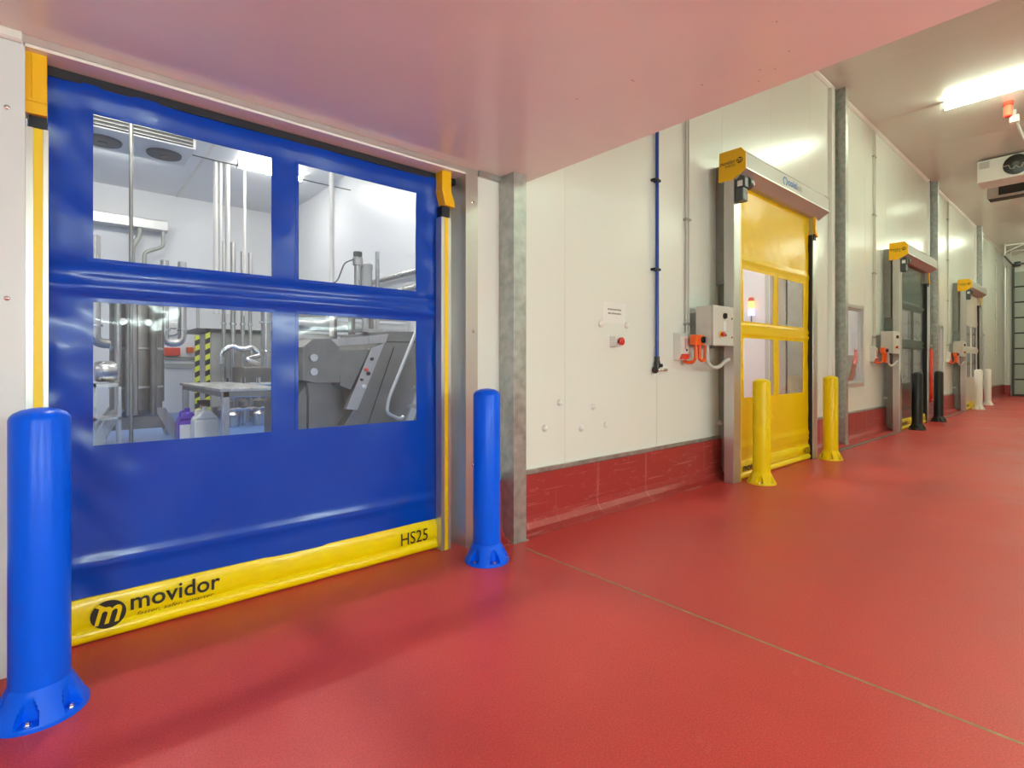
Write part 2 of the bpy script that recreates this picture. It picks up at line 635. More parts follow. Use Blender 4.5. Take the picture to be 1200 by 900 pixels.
# rooms behind the wall
rb = MB()
rb.box(-6, 5.3, WB, 16.6, -0.2, 0)
struct(rb.build('floor', 'cool_floor'))
rb = MB()
rb.box(5.3, XE, WB, 8, -0.2, 0)
struct(rb.build('floor', 'red_floor'))
rb = MB()
rb.box(-6, 5.3, WB, 16.6, HC, HC + 0.2)
rc = struct(rb.build('ceiling', 'white_wall'))
rb = MB()
rb.box(2.42, 2.47, WB + 0.02, 16.4, HC - 0.02, HC + 0.001)
rb.build('joint_profile', 'white_plastic', rc)
rb = MB()
rb.box(5.3, XE, WB, 8, 4.2, 4.4)
struct(rb.build('ceiling', 'white_wall'))
rb = MB()
rb.box(-6, 5.3, 16.4, 16.6, 0, HC)
struct(rb.build('wall_back', 'white_wall'))
rb = MB()
rb.box(5.18, 5.3, WB + 0.01, 16.6, 0, HC)
struct(rb.build('wall_right', 'white_wall'))
rb = MB()
rb.box(5.3, XE, 8, 8.2, 0, 4.4)
struct(rb.build('wall_back', 'white_wall'))
for px in (9.4, 16.1, 22.5):
    rb = MB()
    rb.box(px, px + 0.1, WB + 0.01, 8, 0, 4.2)
    struct(rb.build('wall_right', 'white_wall'))

# red plinths with their metal capping
prof = [(W, 0.435), (W - 0.035, 0.435), (W - 0.035, 0.12), (W - 0.045, 0.07), (W - 0.075, 0.03), (W - 0.13, 0.008), (W - 0.16, 0.0), (W, 0.0)]
for a, b in ((-6, -0.195), (2.295, 2.505), (2.61, 5.80), (8.02, 9.56), (9.68, 12.41), (14.6, 16.2), (16.32, 19.07), (21.3, 22.6), (22.72, XE)):
    s = MB()
    s.prism(prof, 'x', a, b)
    o = struct(s.build('baseboard_back', 'red_skirting', base=((a + b) / 2, W, 0)))
    c = MB()
    c.box(a, b, W - 0.022, W, 0.437, 0.472)
    c.build('capping_strip', 'galvanised', o)
s = MB()
s.box(XE - 0.04, XE, 2.80, W - 0.04, 0, 0.435)
struct(s.build('baseboard_right', 'red_skirting'))
s = MB()
s.box(XE - 0.04, XE, -3.5, -1.6, 0, 0.435)
struct(s.build('baseboard_right', 'red_skirting'))

# windows in the long wall
for n, (a, b, c, d) in enumerate(OPEN[4:]):
    w = holder('window_%d' % (n + 1), ((a + b) / 2, W, c))
    f = MB()
    t = 0.055
    for x0, x1, z0, z1 in ((a - t, b + t, d, d + t), (a - t, b + t, c - t, c), (a - t, a, c, d), (b, b + t, c, d)):
        f.box(x0, x1, W - 0.014, W + 0.002, z0, z1)
    for x0, x1, z0, z1 in ((a, b, d - 0.012, d), (a, b, c, c + 0.012), (a, a + 0.012, c + 0.012, d - 0.012), (b - 0.012, b, c + 0.012, d - 0.012)):
        f.box(x0, x1, W - 0.012, W + 0.06, z0, z1)
    f.build('window_frame', 'aluminium', w)
    s2 = MB()
    for x0, x1, z0, z1 in ((a + .012, b - .012, d - 0.045, d - .012), (a + .012, b - .012, c + .012, c + 0.045), (a + .012, a + 0.045, c + .045, d - .045), (b - 0.045, b - .012, c + .045, d - .045)):
        s2.box(x0, x1, W + 0.03, W + 0.06, z0, z1)
    s2.build('sash', 'aluminium', w)
    g = MB()
    g.box(a + 0.045, b - 0.045, W + 0.042, W + 0.048, c + 0.045, d - 0.045)
    g.build('pane', 'glass', w)

# ------------------------------------------------------------------ lamps
def tube_light(x, y0, y1, z, m, label, group, along='y', width=0.11):
    def B(a0, a1, b0, b1, c0, c1):
        return (a0, a1, b0, b1, c0, c1) if along == 'y' else (b0, b1, a0, a1, c0, c1)
    base = (x, (y0 + y1) / 2, z) if along == 'y' else ((y0 + y1) / 2, x, z)
    r = thing('tube_light', base, label, 'ceiling light', group)
    h = MB()
    h.box(*B(x - width * 0.32, x + width * 0.32, y0, y1, z, z + 0.07))
    h.build('housing', 'white_plastic', r, bevel=0.004)
    d = MB()
    w = width / 2
    pr = [(-w, 0.0), (-w, -0.035), (-w * 0.7, -0.065), (0, -0.078), (w * 0.7, -0.065), (w, -0.035), (w, 0.0)]
    if along == 'y':
        d.prism([(x + a, z + b) for a, b in pr], 'y', y0 + 0.02, y1 - 0.02)
    else:
        d.prism([(x + a, z + b) for a, b in pr], 'x', y0 + 0.02, y1 - 0.02)
    d.build('diffuser', m, r, smooth=True)
    for a, b in ((y0, y0 + 0.02), (y1 - 0.02, y1)):
        e = MB()
        e.box(*B(x - w * 1.05, x + w * 1.05, a, b, z - 0.08, z + 0.005))
        e.build('end_cap', 'grey_plastic', r, bevel=0.004)
    return r


for x, lab in ((11.38, 'bright fluorescent ceiling tube at the upper right, beside the red beacon'),
               (18.0, 'fluorescent ceiling tube beyond the fan cooler, second past the red beacon'),
               (24.6, 'farthest fluorescent ceiling tube, near the sectional door')):
    tube_light(x, -0.6, 1.93, HC - 0.07, 'hall_tube', lab, 'hall ceiling tubes')
for x, lab in ((7.6, 'added unseen ceiling tube on the far side of the hall, across from the yellow door'),
               (14.5, 'added unseen ceiling tube on the far side of the hall, across from the green door'),
               (21.2, 'added unseen ceiling tube on the far side of the hall, across from the white door')):
    tube_light(x, -3.35, -0.9, HC - 0.07, 'hall_tube', lab, 'added unseen tubes on the far side of the hall')  # out-of-view tube row, added to brighten the hall


def wall_lamp(x, z, l, label):
    r = thing('wall_lamp', (x, -3.5, z), label, 'wall light', 'wall lamps behind the photographer')
    h = MB()
    h.box(x - l / 2, x + l / 2, -3.5, -3.44, z - 0.05, z + 0.05)
    h.build('housing', 'white_plastic', r, bevel=0.004)
    d = MB()
    d.prism([(-3.44, z - 0.075), (-3.40, z - 0.075), (-3.375, z - 0.05), (-3.365, z), (-3.375, z + 0.05), (-3.40, z + 0.075), (-3.44, z + 0.075)], 'x', x - l / 2 + 0.02, x + l / 2 - 0.02)
    d.build('diffuser', 'low_tube', r, smooth=True)


for x, lab in ((-2.4, 'tube lamp on the wall behind the photographer, left one'),
               (0.5, 'tube lamp on the wall behind the photographer, middle one'),
               (3.6, 'tube lamp on the wall behind the photographer, right one')):
    wall_lamp(x, 1.95, 1.5, lab)

for (x, y, l), lab in (((1.06, 5.35, 0.4), 'white room luminaire just behind the blue roller door'),
                       ((0.9, 8.6, 1.4), 'white room luminaire beside the ceiling cooler'),
                       ((3.6, 8.6, 1.4), 'white room luminaire above the stainless machine'),
                       ((0.9, 13.2, 1.4), 'white room luminaire above the stainless tank'),
                       ((3.7, 12.6, 1.4), 'white room luminaire above the pipe cluster'),
                       ((-2.6, 6.5, 1.4), 'white room luminaire at the far left of the room')):
    tube_light(y, x - l / 2, x + l / 2, HC - 0.07, 'near_lamp' if l < 1 else 'room_tube', lab, 'process room luminaires', along='x', width=0.38 if l < 1 else 0.16)
for (x, y), lab in (((6.9, 4.9), 'luminaire in the room behind the yellow roller door'),
                    ((12.9, 5.2), 'luminaire in the room behind the dark green roller door'),
                    ((19.4, 5.2), 'luminaire in the room behind the white roller door'),
                    ((25.4, 5.2), 'luminaire in the room behind the farthest wall window')):
    tube_light(y, x - 0.5, x + 0.5, 4.2 - 0.07, 'store_tube', lab, 'store room luminaires', along='x')

# ------------------------------------------------------------------ roller doors
WIN_X = [(0.16, 0.954), (1.103, 1.896)]      # from the curtain's left edge
WIN_Z = [(0.913, 1.59), (1.795, 2.47)]


def span(vals, step):
    out = []
    for a, b in zip(vals, vals[1:]):
        n = max(1, round((b - a) / step))
        out += [a + (b - a) * k / n for k in range(n)]
    return out + [vals[-1]]


def curtain(root, x0, width, y, ztop, m, m_bar, step, win_z, seed, amp, ridges, yslack=None):
    def d(x, z):
        u = x - x0
        r = 0.0
        for zz, s, a in ridges:
            r += a * math.exp(-((z - zz) / s) ** 2)
        w = noise.noise((u * 1.6 + seed, z * 1.3, seed)) * amp
        edge = math.exp(-u / 0.22) + 0.6 * math.exp(-(width - u) / 0.2)
        w += edge * amp * 1.3 * noise.noise((u * 7 + z * 4.5, z * 5.0 - u * 2, seed + 3))
        w += amp * 0.25 * noise.noise((u * 6, z * 7, seed + 9))
        return y - r - w
    wz = win_z
    zs = span([0.2] + [v for ab in wz for v in ab] + [ztop], step)
    xs = span([x0] + [x0 + v for ab in WIN_X for v in ab] + [x0 + width], step)

    def hole(xc, zc):
        return any(a < xc - x0 < b for a, b in WIN_X) and any(a < zc < b for a, b in wz)
    c = MB()
    c.sheet(xs, zs, d, 0.004, hole)
    c.build('curtain', m, root, smooth=True, sharp=60)
    t = 0.018
    for a, b in WIN_X:
        for e, f in wz:
            xa, xb = x0 + a, x0 + b
            p = MB()
            st = max(step, 0.03)
            p.sheet(span([xa - t * 0.6, xb + t * 0.6], st), span([e - t * 0.6, f + t * 0.6], st), lambda x, z: d(x, z) + 0.0045, 0.001)
            p.build('pane', 'vinyl_pane', root, smooth=True, sharp=60)
            s = MB()
            s.sheet(span([xa - t, xa, xb, xb + t], st), span([e - t, e, f, f + t], st), lambda x, z: d(x, z) - 0.003, 0.003,
                    lambda xc, zc: xa < xc < xb and e < zc < f)
            s.build('window_seam', m, root, smooth=True, sharp=60)
    # padded bottom bar: a hem face above a round roll
    pr = [(0.02, 0.207), (-0.006, 0.207), (-0.014, 0.19), (-0.021, 0.15), (-0.022, 0.105), (-0.016, 0.078), (-0.012, 0.072),
          (-0.022, 0.062), (-0.031, 0.045), (-0.032, 0.026), (-0.024, 0.010), (-0.008, 0.004), (0.02, 0.004)]
    bxs = span([x0, x0 + width], step)
    b = MB()
    b.sweepx([(y + p[0], p[1]) for p in pr][::-1], bxs, lambda x, yy, z: 0.005 * noise.noise((x * 5, z * 9, seed + 5)) if yy < y else 0)
    return b.build('bottom_bar', m_bar, root, smooth=True, sharp=50)


EX, EZ = (1, 0, 0), (0, 0, 1)

# --- the large blue door, set inside its opening
CB = 3.15
blue = thing('roller_shutter', (1.05, CB, 0), 'large blue high-speed roller door with four clear windows and yellow bottom bar', 'roller door', 'high-speed roller doors along the wall')
bar = curtain(blue, -0.025, 2.075, CB, 2.60, 'blue_vinyl', 'lemon_vinyl', 0.02, WIN_Z, 1.7, 0.016,
              [(1.655, 0.022, 0.014), (1.735, 0.022, 0.012), (1.695, 0.07, 0.01), (0.36, 0.03, 0.012), (2.55, 0.05, 0.01)])
tx = -0.022
roundel('emblem', bar, (0.19, CB - 0.0305, 0.118), EX, EZ, 0.068, 'ink', 'lemon_vinyl')
lettering('lettering', 'movidor', 'ink', bar, (0.275, CB - 0.0325, 0.110), EX, EZ, 0.385, 0.082, bold=0.012)
lettering('slogan', 'faster, safer, smarter', 'ink', bar, (0.30, CB - 0.0335, 0.078), EX, EZ, 0.33, 0.020, shear=0.3, lift=0.004)
lettering('model_mark', 'HS25', 'ink', bar, (1.735, CB - 0.0315, 0.085), EX, EZ, 0.205, 0.082)
for s, (a, b, ya, yb) in enumerate(((-0.098, -0.022, 3.07, 3.14), (2.02, 2.10, 3.07, 3.14))):
    g = MB()
    lo, hi = a, b
    m1 = a + (b - a) * (0.34 if s == 0 else 0.32)
    m2 = a + (b - a) * (0.78 if s == 0 else 0.68)
    g.box(lo, m1, ya, yb, 0, 2.32)
    g.box(m2, hi, ya, yb, 0, 2.32)
    g.box(m1, m2, ya + 0.012, yb, 0, 2.32)
    gu = g.build('guide_rail', 'door_steel', blue)
    y_ = MB()
    y_.box(m1 + 0.001, m2 - 0.001, ya - 0.003, ya + 0.011, 0, 2.318)
    y_.build('guide_strip', 'amber_strip', gu)
    k = MB()
    k.box(lo + 0.012, hi - 0.004, ya + 0.01, yb, 2.32, 2.40)
    k.build('roller_block', 'rubber', blue)
    br = MB()
    if s == 0:
        br.box(lo, hi - 0.004, ya - 0.015, yb, 2.375, 2.64)
        br.box(lo, hi - 0.004, ya - 0.022, ya - 0.015, 2.425, 2.435)
        br.box(lo + 0.02, lo + 0.024, ya - 0.02, ya - 0.015, 2.44, 2.64)
    else:
        br.prism([(lo - 0.002, 2.64), (lo - 0.002, 2.50), (lo + 0.025, 2.40), (hi + 0.025, 2.395), (hi + 0.02, 2.44), (hi - 0.006, 2.50), (hi - 0.006, 2.64)], 'y', ya - 0.015, yb)
    br.build('head_bracket', 'amber', blue, bevel=0.003)
for a, b in ((2.10, 2.186),):
    hd = MB()
    hd.box(a, b, 3.20, 3.215, 0, 2.634)
    hd.build('side_cover', 'door_steel', blue)
hd = MB()
hd.box(-0.095, 2.195, CB - 0.012, CB + 0.11, 2.592, 2.634)
hd.build('head_seal', 'rubber', blue)

fr = holder('trim_2', (1.05, W, 0))
f = MB()
f.box(2.186, 2.2, W - 0.008, WB, 0, 2.648)
f.box(2.2, 2.292, W - 0.008, W - 0.0005, 0, HS - 0.001)
f.build('jamb_lining', 'door_steel', fr)
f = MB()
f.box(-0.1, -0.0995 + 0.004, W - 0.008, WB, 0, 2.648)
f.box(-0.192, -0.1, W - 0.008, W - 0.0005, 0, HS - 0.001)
f.build('jamb_lining', 'cool_lit_trim', fr)
f = MB()
f.box(-0.1, 2.2, W - 0.008, WB, 2.636, 2.65)
f.build('head_lining', 'slab', fr)
f = MB()
f.box(-0.1, 2.2, W - 0.010, W - 0.0005, 2.651, HS - 0.001)
f.build('head_flange', 'door_steel', fr)
for x, zs in ((2.247, (2.45, 1.53, 0.58)), (-0.15, (2.36, 1.57))):
    for z in zs:
        s = MB()
        s.lathe((x, W - 0.008, z), [(0.011, 0), (0.010, -0.004), (0.004, -0.007)], 12, 'y')
        s.build('screw', 'chrome', fr, smooth=True)
t = MB()
t.prism([(W, HS), (W - 0.022, HS), (W - 0.028, HS - 0.008), (W - 0.028, HS - 0.032), (W - 0.022, HS - 0.04), (W, HS - 0.04)], 'x', 2.293, 2.5)
struct(t.build('trim_3', 'galvanised'))
t = MB()
t.prism([(W, HS), (W - 0.022, HS), (W - 0.03, HS - 0.01), (W - 0.03, HS - 0.035), (W - 0.022, HS - 0.045), (W, HS - 0.045)], 'x', -6, -0.105)
struct(t.build('trim_3', 'white_plastic', smooth=True))


# --- surface-mounted roller doors further along
def roller_door(x0, m, m_bar, label, step, seed, near):
    yc = 2.765
    r = thing('roller_shutter', (x0 + 1.25, 2.8, 0), label, 'roller door', 'high-speed roller doors along the wall')
    xc = x0 + 0.17
    bar_ = curtain(r, xc, 2.09, yc, 3.38, m, m_bar, step, [WIN_Z[0], (1.78, 2.37)], seed, 0.008,
                   [(1.645, 0.02, 0.022), (1.725, 0.02, 0.02), (2.475, 0.014, 0.022), (0.36, 0.03, 0.016), (0.29, 0.02, 0.012)])
    for a, b in ((x0, x0 + 0.165), (x0 + 2.255, x0 + 2.42)):
        j = MB()
        j.box(a, b, 2.71, 2.824, 0, 3.32)
        jo = j.build('jamb', 'door_steel', r, bevel=0.006)
    s = MB()
    s.box(x0 + 0.165, x0 + 0.178, 2.713, 2.75, 0, 3.15)
    s.build('guide_strip', 'amber_strip', r)
    s = MB()
    s.box(x0 + 2.235, x0 + 2.255, 2.72, 2.80, 0, 3.05)
    s.build('guide_strip', 'rubber', r)
    k = MB()
    k.box(x0 + 0.262, x0 + 0.285, 2.824, W, 0, 3.3)
    k.box(x0 + 2.20, x0 + 2.30, 2.824, W, 0, 3.3)
    k.box(x0 + 0.285, x0 + 2.20, 2.88, W, 3.2, 3.3)
    k.build('back_channel', 'steel_post', r)
    # hood
    hp = [(2.87, 3.605), (2.635, 3.605), (2.585, 3.545), (2.585, 3.375), (2.70, 3.285), (2.87, 3.285)]
    h = MB()
    h.prism(hp, 'x', x0 + 0.012, x0 + 2.47)
    ho = h.build('hood', 'hood_metal', r, bevel=0.004)
    e = MB()
    e.box(x0 + 0.02, x0 + 2.46, 2.575, 2.585, 3.372, 3.384)
    e.build('hood_lip', 'aluminium', ho)
    cp = [(2.875, 3.612), (2.632, 3.612), (2.58, 3.547), (2.58, 3.37), (2.715, 3.297), (2.735, 3.283), (2.885, 3.292)]
    c = MB()
    c.prism(cp, 'x', x0 - 0.004, x0 + 0.012)
    co = c.build('end_cap', 'amber', r, bevel=0.002)
    c = MB()
    c.prism(cp, 'x', x0 + 2.47, x0 + 2.485)
    c.build('end_cap', 'hood_metal', r, bevel=0.002)
    ey, nx = (0, -1, 0), x0 - 0.0045
    lettering('lettering', 'movidor', 'ink', co, (nx, 2.858, 3.462), ey, EZ, 0.165, 0.045, bold=0.004)
    lettering('lettering', 'HS25', 'ink', co, (nx, 2.80, 3.430), ey, EZ, 0.105, 0.024)
    roundel('emblem', co, (nx, 2.645, 3.478), ey, EZ, 0.034, 'ink', 'amber')
    if near:
        lg = MB()
        cx, cz = x0 + 1.02, 3.468
        for i in range(20):
            t0, t1 = 2 * PI * i / 20, 2 * PI * (i + 1) / 20
            if i in (14, 15):
                continue
            q = [(cx + rr * math.cos(t) * 1.25, 2.5835, cz + rr * math.sin(t)) for t, rr in ((t0, .052), (t1, .052), (t1, .036), (t0, .036))]
            lg.add(q, [(0, 1, 2, 3)])
        lg.build('emblem', 'logo_blue', ho)
        lettering('lettering', 'cold', 'logo_blue', ho, (x0 + 1.10, 2.584, 3.437), EX, EZ, 0.25, 0.085, bold=0.015)
        lettering('lettering', 'kit', 'logo_grey', ho, (x0 + 1.37, 2.584, 3.437), EX, EZ, 0.16, 0.085)
    # drive motor below the left end of the hood
    g = MB()
    g.box(x0 + 0.01, x0 + 0.13, 2.615, 2.705, 3.05, 3.19)
    g.prism([(2.60, 3.19), (2.60, 3.30), (2.66, 3.34), (2.708, 3.34), (2.708, 3.19)], 'x', x0 + 0.02, x0 + 0.12)
    mo = g.build('drive_motor', 'motor_grey', r, bevel=0.012)
    g = MB()
    g.lathe((x0 + 0.12, 2.645, 3.262), [(0.062, 0), (0.066, 0.01), (0.066, 0.085), (0.058, 0.1), (0.05, 0.12)], 20, 'x')
    g.build('motor_drum', 'motor_grey', mo, smooth=True)
    g = MB()
    g.lathe((x0 + 0.239, 2.645, 3.262), [(0.05, 0), (0.048, 0.012), (0.03, 0.02)], 20, 'x')
    g.build('motor_cover', 'aluminium', mo, smooth=True)
    g = MB()
    g.box(x0 + 0.016, x0 + 0.0195, 2.625, 2.68, 3.205, 3.265)
    g.build('rating_plate', 'paper', mo)
    g = MB()
    g.cyl((x0 + 0.1, 2.614, 3.14), (x0 + 0.1, 2.607, 3.14), 0.009, 10)
    g.build('motor_screw', 'red_bright', mo)
    g = MB()
    g.prism([(x0 + 2.245, 3.285), (x0 + 2.245, 3.13), (x0 + 2.265, 3.07), (x0 + 2.35, 3.025), (x0 + 2.36, 3.06), (x0 + 2.30, 3.12), (x0 + 2.29, 3.285)], 'y', 2.68, 2.71)
    g.build('head_bracket', 'amber', r, bevel=0.003)
    g = MB()
    g.box(x0 + 2.25, x0 + 2.33, 2.70, 2.7095, 2.98, 3.06)
    g.build('roller_block', 'rubber', r)
    lettering('lettering', 'movidor', 'ink', bar_, (xc + 0.10, yc - 0.028, 0.09), EX, EZ, 0.42, 0.085, bold=0.03)
    lettering('model_mark', 'HS25', 'ink', bar_, (xc + 1.82, yc - 0.028, 0.09), EX, EZ, 0.2, 0.08, bold=0.01)
    # wall brackets with white caps on the left edge
    for z in (2.55, 0.62):
        g = MB()
        g.lathe((x0 + 0.235, W - 0.03, z), [(0.028, 0.03), (0.03, -0.005), (0.022, -0.022), (0.008, -0.03)], 14, 'y')
        g.build('bolt_cap', 'white_plastic', r, smooth=True)
    p = MB()
    p.box(x0 + 0.20, x0 + 0.262, 2.90, W, 2.2, 3.55)
    p.build('side_plate', 'steel_post', r)
    return r


roller_door(DOORS[0], 'yellow_vinyl', 'lemon_vinyl', 'yellow high-speed roller door with four small clear windows and grey hood', 0.03, 4.2, True)
roller_door(DOORS[1], 'green_vinyl', 'lemon_vinyl', 'dark green roller door with clear windows behind black bollards', 0.05, 8.1, False)
roller_door(DOORS[2], 'white_vinyl', 'lemon_vinyl', 'farthest roller door, off-white, behind white bollards', 0.06, 12.4, False)

# ------------------------------------------------------------------ bollards
def bollard(x, y, m, label, group):
    r = thing('bollard', (x, y, 0), label, 'bollard', group)
    b = MB()
    R = 0.09
    b.lathe((x, y, 0), [(R + 0.002, 0.06), (R, 0.2), (R, 1.092), (R - 0.004, 1.104), (R - 0.014, 1.116), (R - 0.034, 1.127), (R - 0.06, 1.133), (0.004, 1.136)], 48)
    b.build('post', m, r, smooth=True)
    # flared foot with bolt pockets
    NP, n = 6, 144
    zs = [0, 0.012, 0.018, 0.022, 0.035, 0.05, 0.065, 0.08, 0.092, 0.1, 0.112, 0.122]
    vs_, fs = [], []
    for z in zs:
        for i in range(n):
            t = 2 * PI * i / n
            rc_ = 0.147 if z <= 0.012 else 0.147 - (z - 0.012) / 0.11 * 0.055
            ph = (t * NP / (2 * PI) + 0.25) % 1 - 0.5
            half = 0.21 * (1 - max(0, (z - 0.05)) / 0.085) if z > 0.02 else 0
            if half > 0 and abs(ph) < half and z > 0.02:
                rc_ = min(rc_, R + 0.012)
            vs_.append((x + rc_ * math.cos(t), y + rc_ * math.sin(t), z))
    for j in range(len(zs) - 1):
        for i in range(n):
            fs.append((j * n + i, j * n + (i + 1) % n, (j + 1) * n + (i + 1) % n, (j + 1) * n + i))
    fs.append(tuple(range(n))[::-1])
    fs.append(tuple(range((len(zs) - 1) * n, len(zs) * n)))
    g = MB()
    g.add(vs_, fs)
    g.build('foot', m, r, smooth=True, sharp=28)
    for k in range(NP):
        t = 2 * PI * (k + 0.25) / NP
        q = MB()
        bx, by = x + 0.124 * math.cos(t), y + 0.124 * math.sin(t)
        q.cyl((bx, by, 0.018), (bx, by, 0.023), 0.012, 12)
        q.cyl((bx, by, 0.023), (bx, by, 0.034), 0.0085, 6)
        q.build('bolt', 'chrome', r)
    return r


bollard(-0.042, 2.645, 'blue_plastic', 'blue bollard at the left edge, beside the lettered end of the yellow bar', 'blue bollards')
bollard(2.156, 2.735, 'blue_plastic', 'blue bollard beside the galvanised column, right of the blue door', 'blue bollards')
bollard(5.80, 2.535, 'yellow_plastic', 'nearer yellow bollard, in front of the yellow roller door', 'yellow bollards')
bollard(7.95, 2.55, 'yellow_plastic', 'farther yellow bollard, beside the window and the second column', 'yellow bollards')
bollard(12.78, 2.57, 'black_plastic', 'black bollard in front of the dark green roller door', 'black bollards')
bollard(14.95, 2.62, 'black_plastic', 'black bollard beside the red hose and the third column', 'black bollards')
bollard(19.75, 2.57, 'white_plastic', 'white bollard in front of the off-white roller door', 'white bollards')
bollard(22.1, 2.66, 'white_plastic', 'white bollard right of the off-white roller door, beside the fourth column', 'white bollards')

# ------------------------------------------------------------------ galvanised columns
for x, top, lab in ((2.495, HS, 'galvanised column beside the blue bollard, reaching the low ceiling'),
                    (9.56, HC, 'tall galvanised column beside the farther yellow bollard'),
                    (16.2, HC, 'tall galvanised column beside the red hose, third along the wall'),
                    (22.6, HC, 'farthest galvanised column, beside the white bollards')):
    r = thing('steel_column', (x + 0.06, 2.93, 0), lab, 'column', 'galvanised columns along the wall')
    c = MB()
    c.prism([(x, 2.85), (x + 0.122, 2.85), (x + 0.122, W), (x + 0.116, W), (x + 0.116, 2.856), (x + 0.006, 2.856), (x + 0.006, W), (x, W)], 'z', 0.006, top - 0.001)
    c.build('channel', 'galvanised', r, bevel=0.002)
    c = MB()
    c.box(x - 0.012, x + 0.134, 2.838, W - 0.001, 0, 0.008)
    c.build('base_plate', 'galvanised', r)
for k, x in enumerate((9.30, 15.95, 22.38)):
    t = MB()
    t.prism([(x, W), (x + 0.02, W - 0.05), (x + 0.16, W - 0.05), (x + 0.18, W)], 'z', 0.48, HC - 0.05)
    struct(t.build('trim_4', 'panel'))

# ------------------------------------------------------------------ things on the wall
def clamp(x, y, z, w, root, m='rubber'):
    c = MB()
    c.box(x - w, x + w, y - 0.022, W, z - 0.012, z + 0.012)
    c.build('clamp', m, root, bevel=0.003)


p = thing('water_pipe', (4.50, 2.99, 1.2), 'thin blue water pipe running down the wall to a black tap', 'pipe')
q = MB()
q.cyl((4.50, 2.985, 1.36), (4.50, 2.985, HC - 0.001), 0.0175, 14)
q.build('pipe', 'blue_pipe', p, smooth=True)
for z in (2.23, 3.11, 4.0, 4.9):
    clamp(4.485, 2.985, z, 0.05, p)
q = MB()
q.lathe((4.50, 2.985, 1.25), [(0.022, 0), (0.03, 0.01), (0.03, 0.06), (0.024, 0.08), (0.024, 0.12)], 14)
q.lathe((4.465, 2.985, 1.235), [(0.03, -0.012), (0.034, -0.006), (0.034, 0.006), (0.03, 0.016)], 18, 'x')
q.cyl((4.5, 2.985, 1.28), (4.5, 2.93, 1.28), 0.018, 12)
q.build('tap_body', 'black_plastic', p, smooth=True)
q = MB()
q.cyl((4.5, 2.985, 1.235), (4.64, 2.985, 1.235), 0.012, 10)
q.lathe((4.62, 2.985, 1.235), [(0.017, 0), (0.017, 0.04), (0.012, 0.05)], 10, 'x')
q.build('spout', 'chrome', p, smooth=True)

p = thing('cable_conduit', (5.07, 3.0, 1.5), 'pair of slim beige conduits running down the wall to the white switch box', 'conduit')
for x in (5.055, 5.10):
    q = MB()
    q.cyl((x, 2.995, 1.62), (x, 2.995, HC - 0.001), 0.011, 10)
    q.build('tube', 'beige_metal', p, smooth=True)
for z in (1.72, 2.83, 3.95, 5.0):
    clamp(5.075, 2.995, z, 0.045, p, 'steel_post')


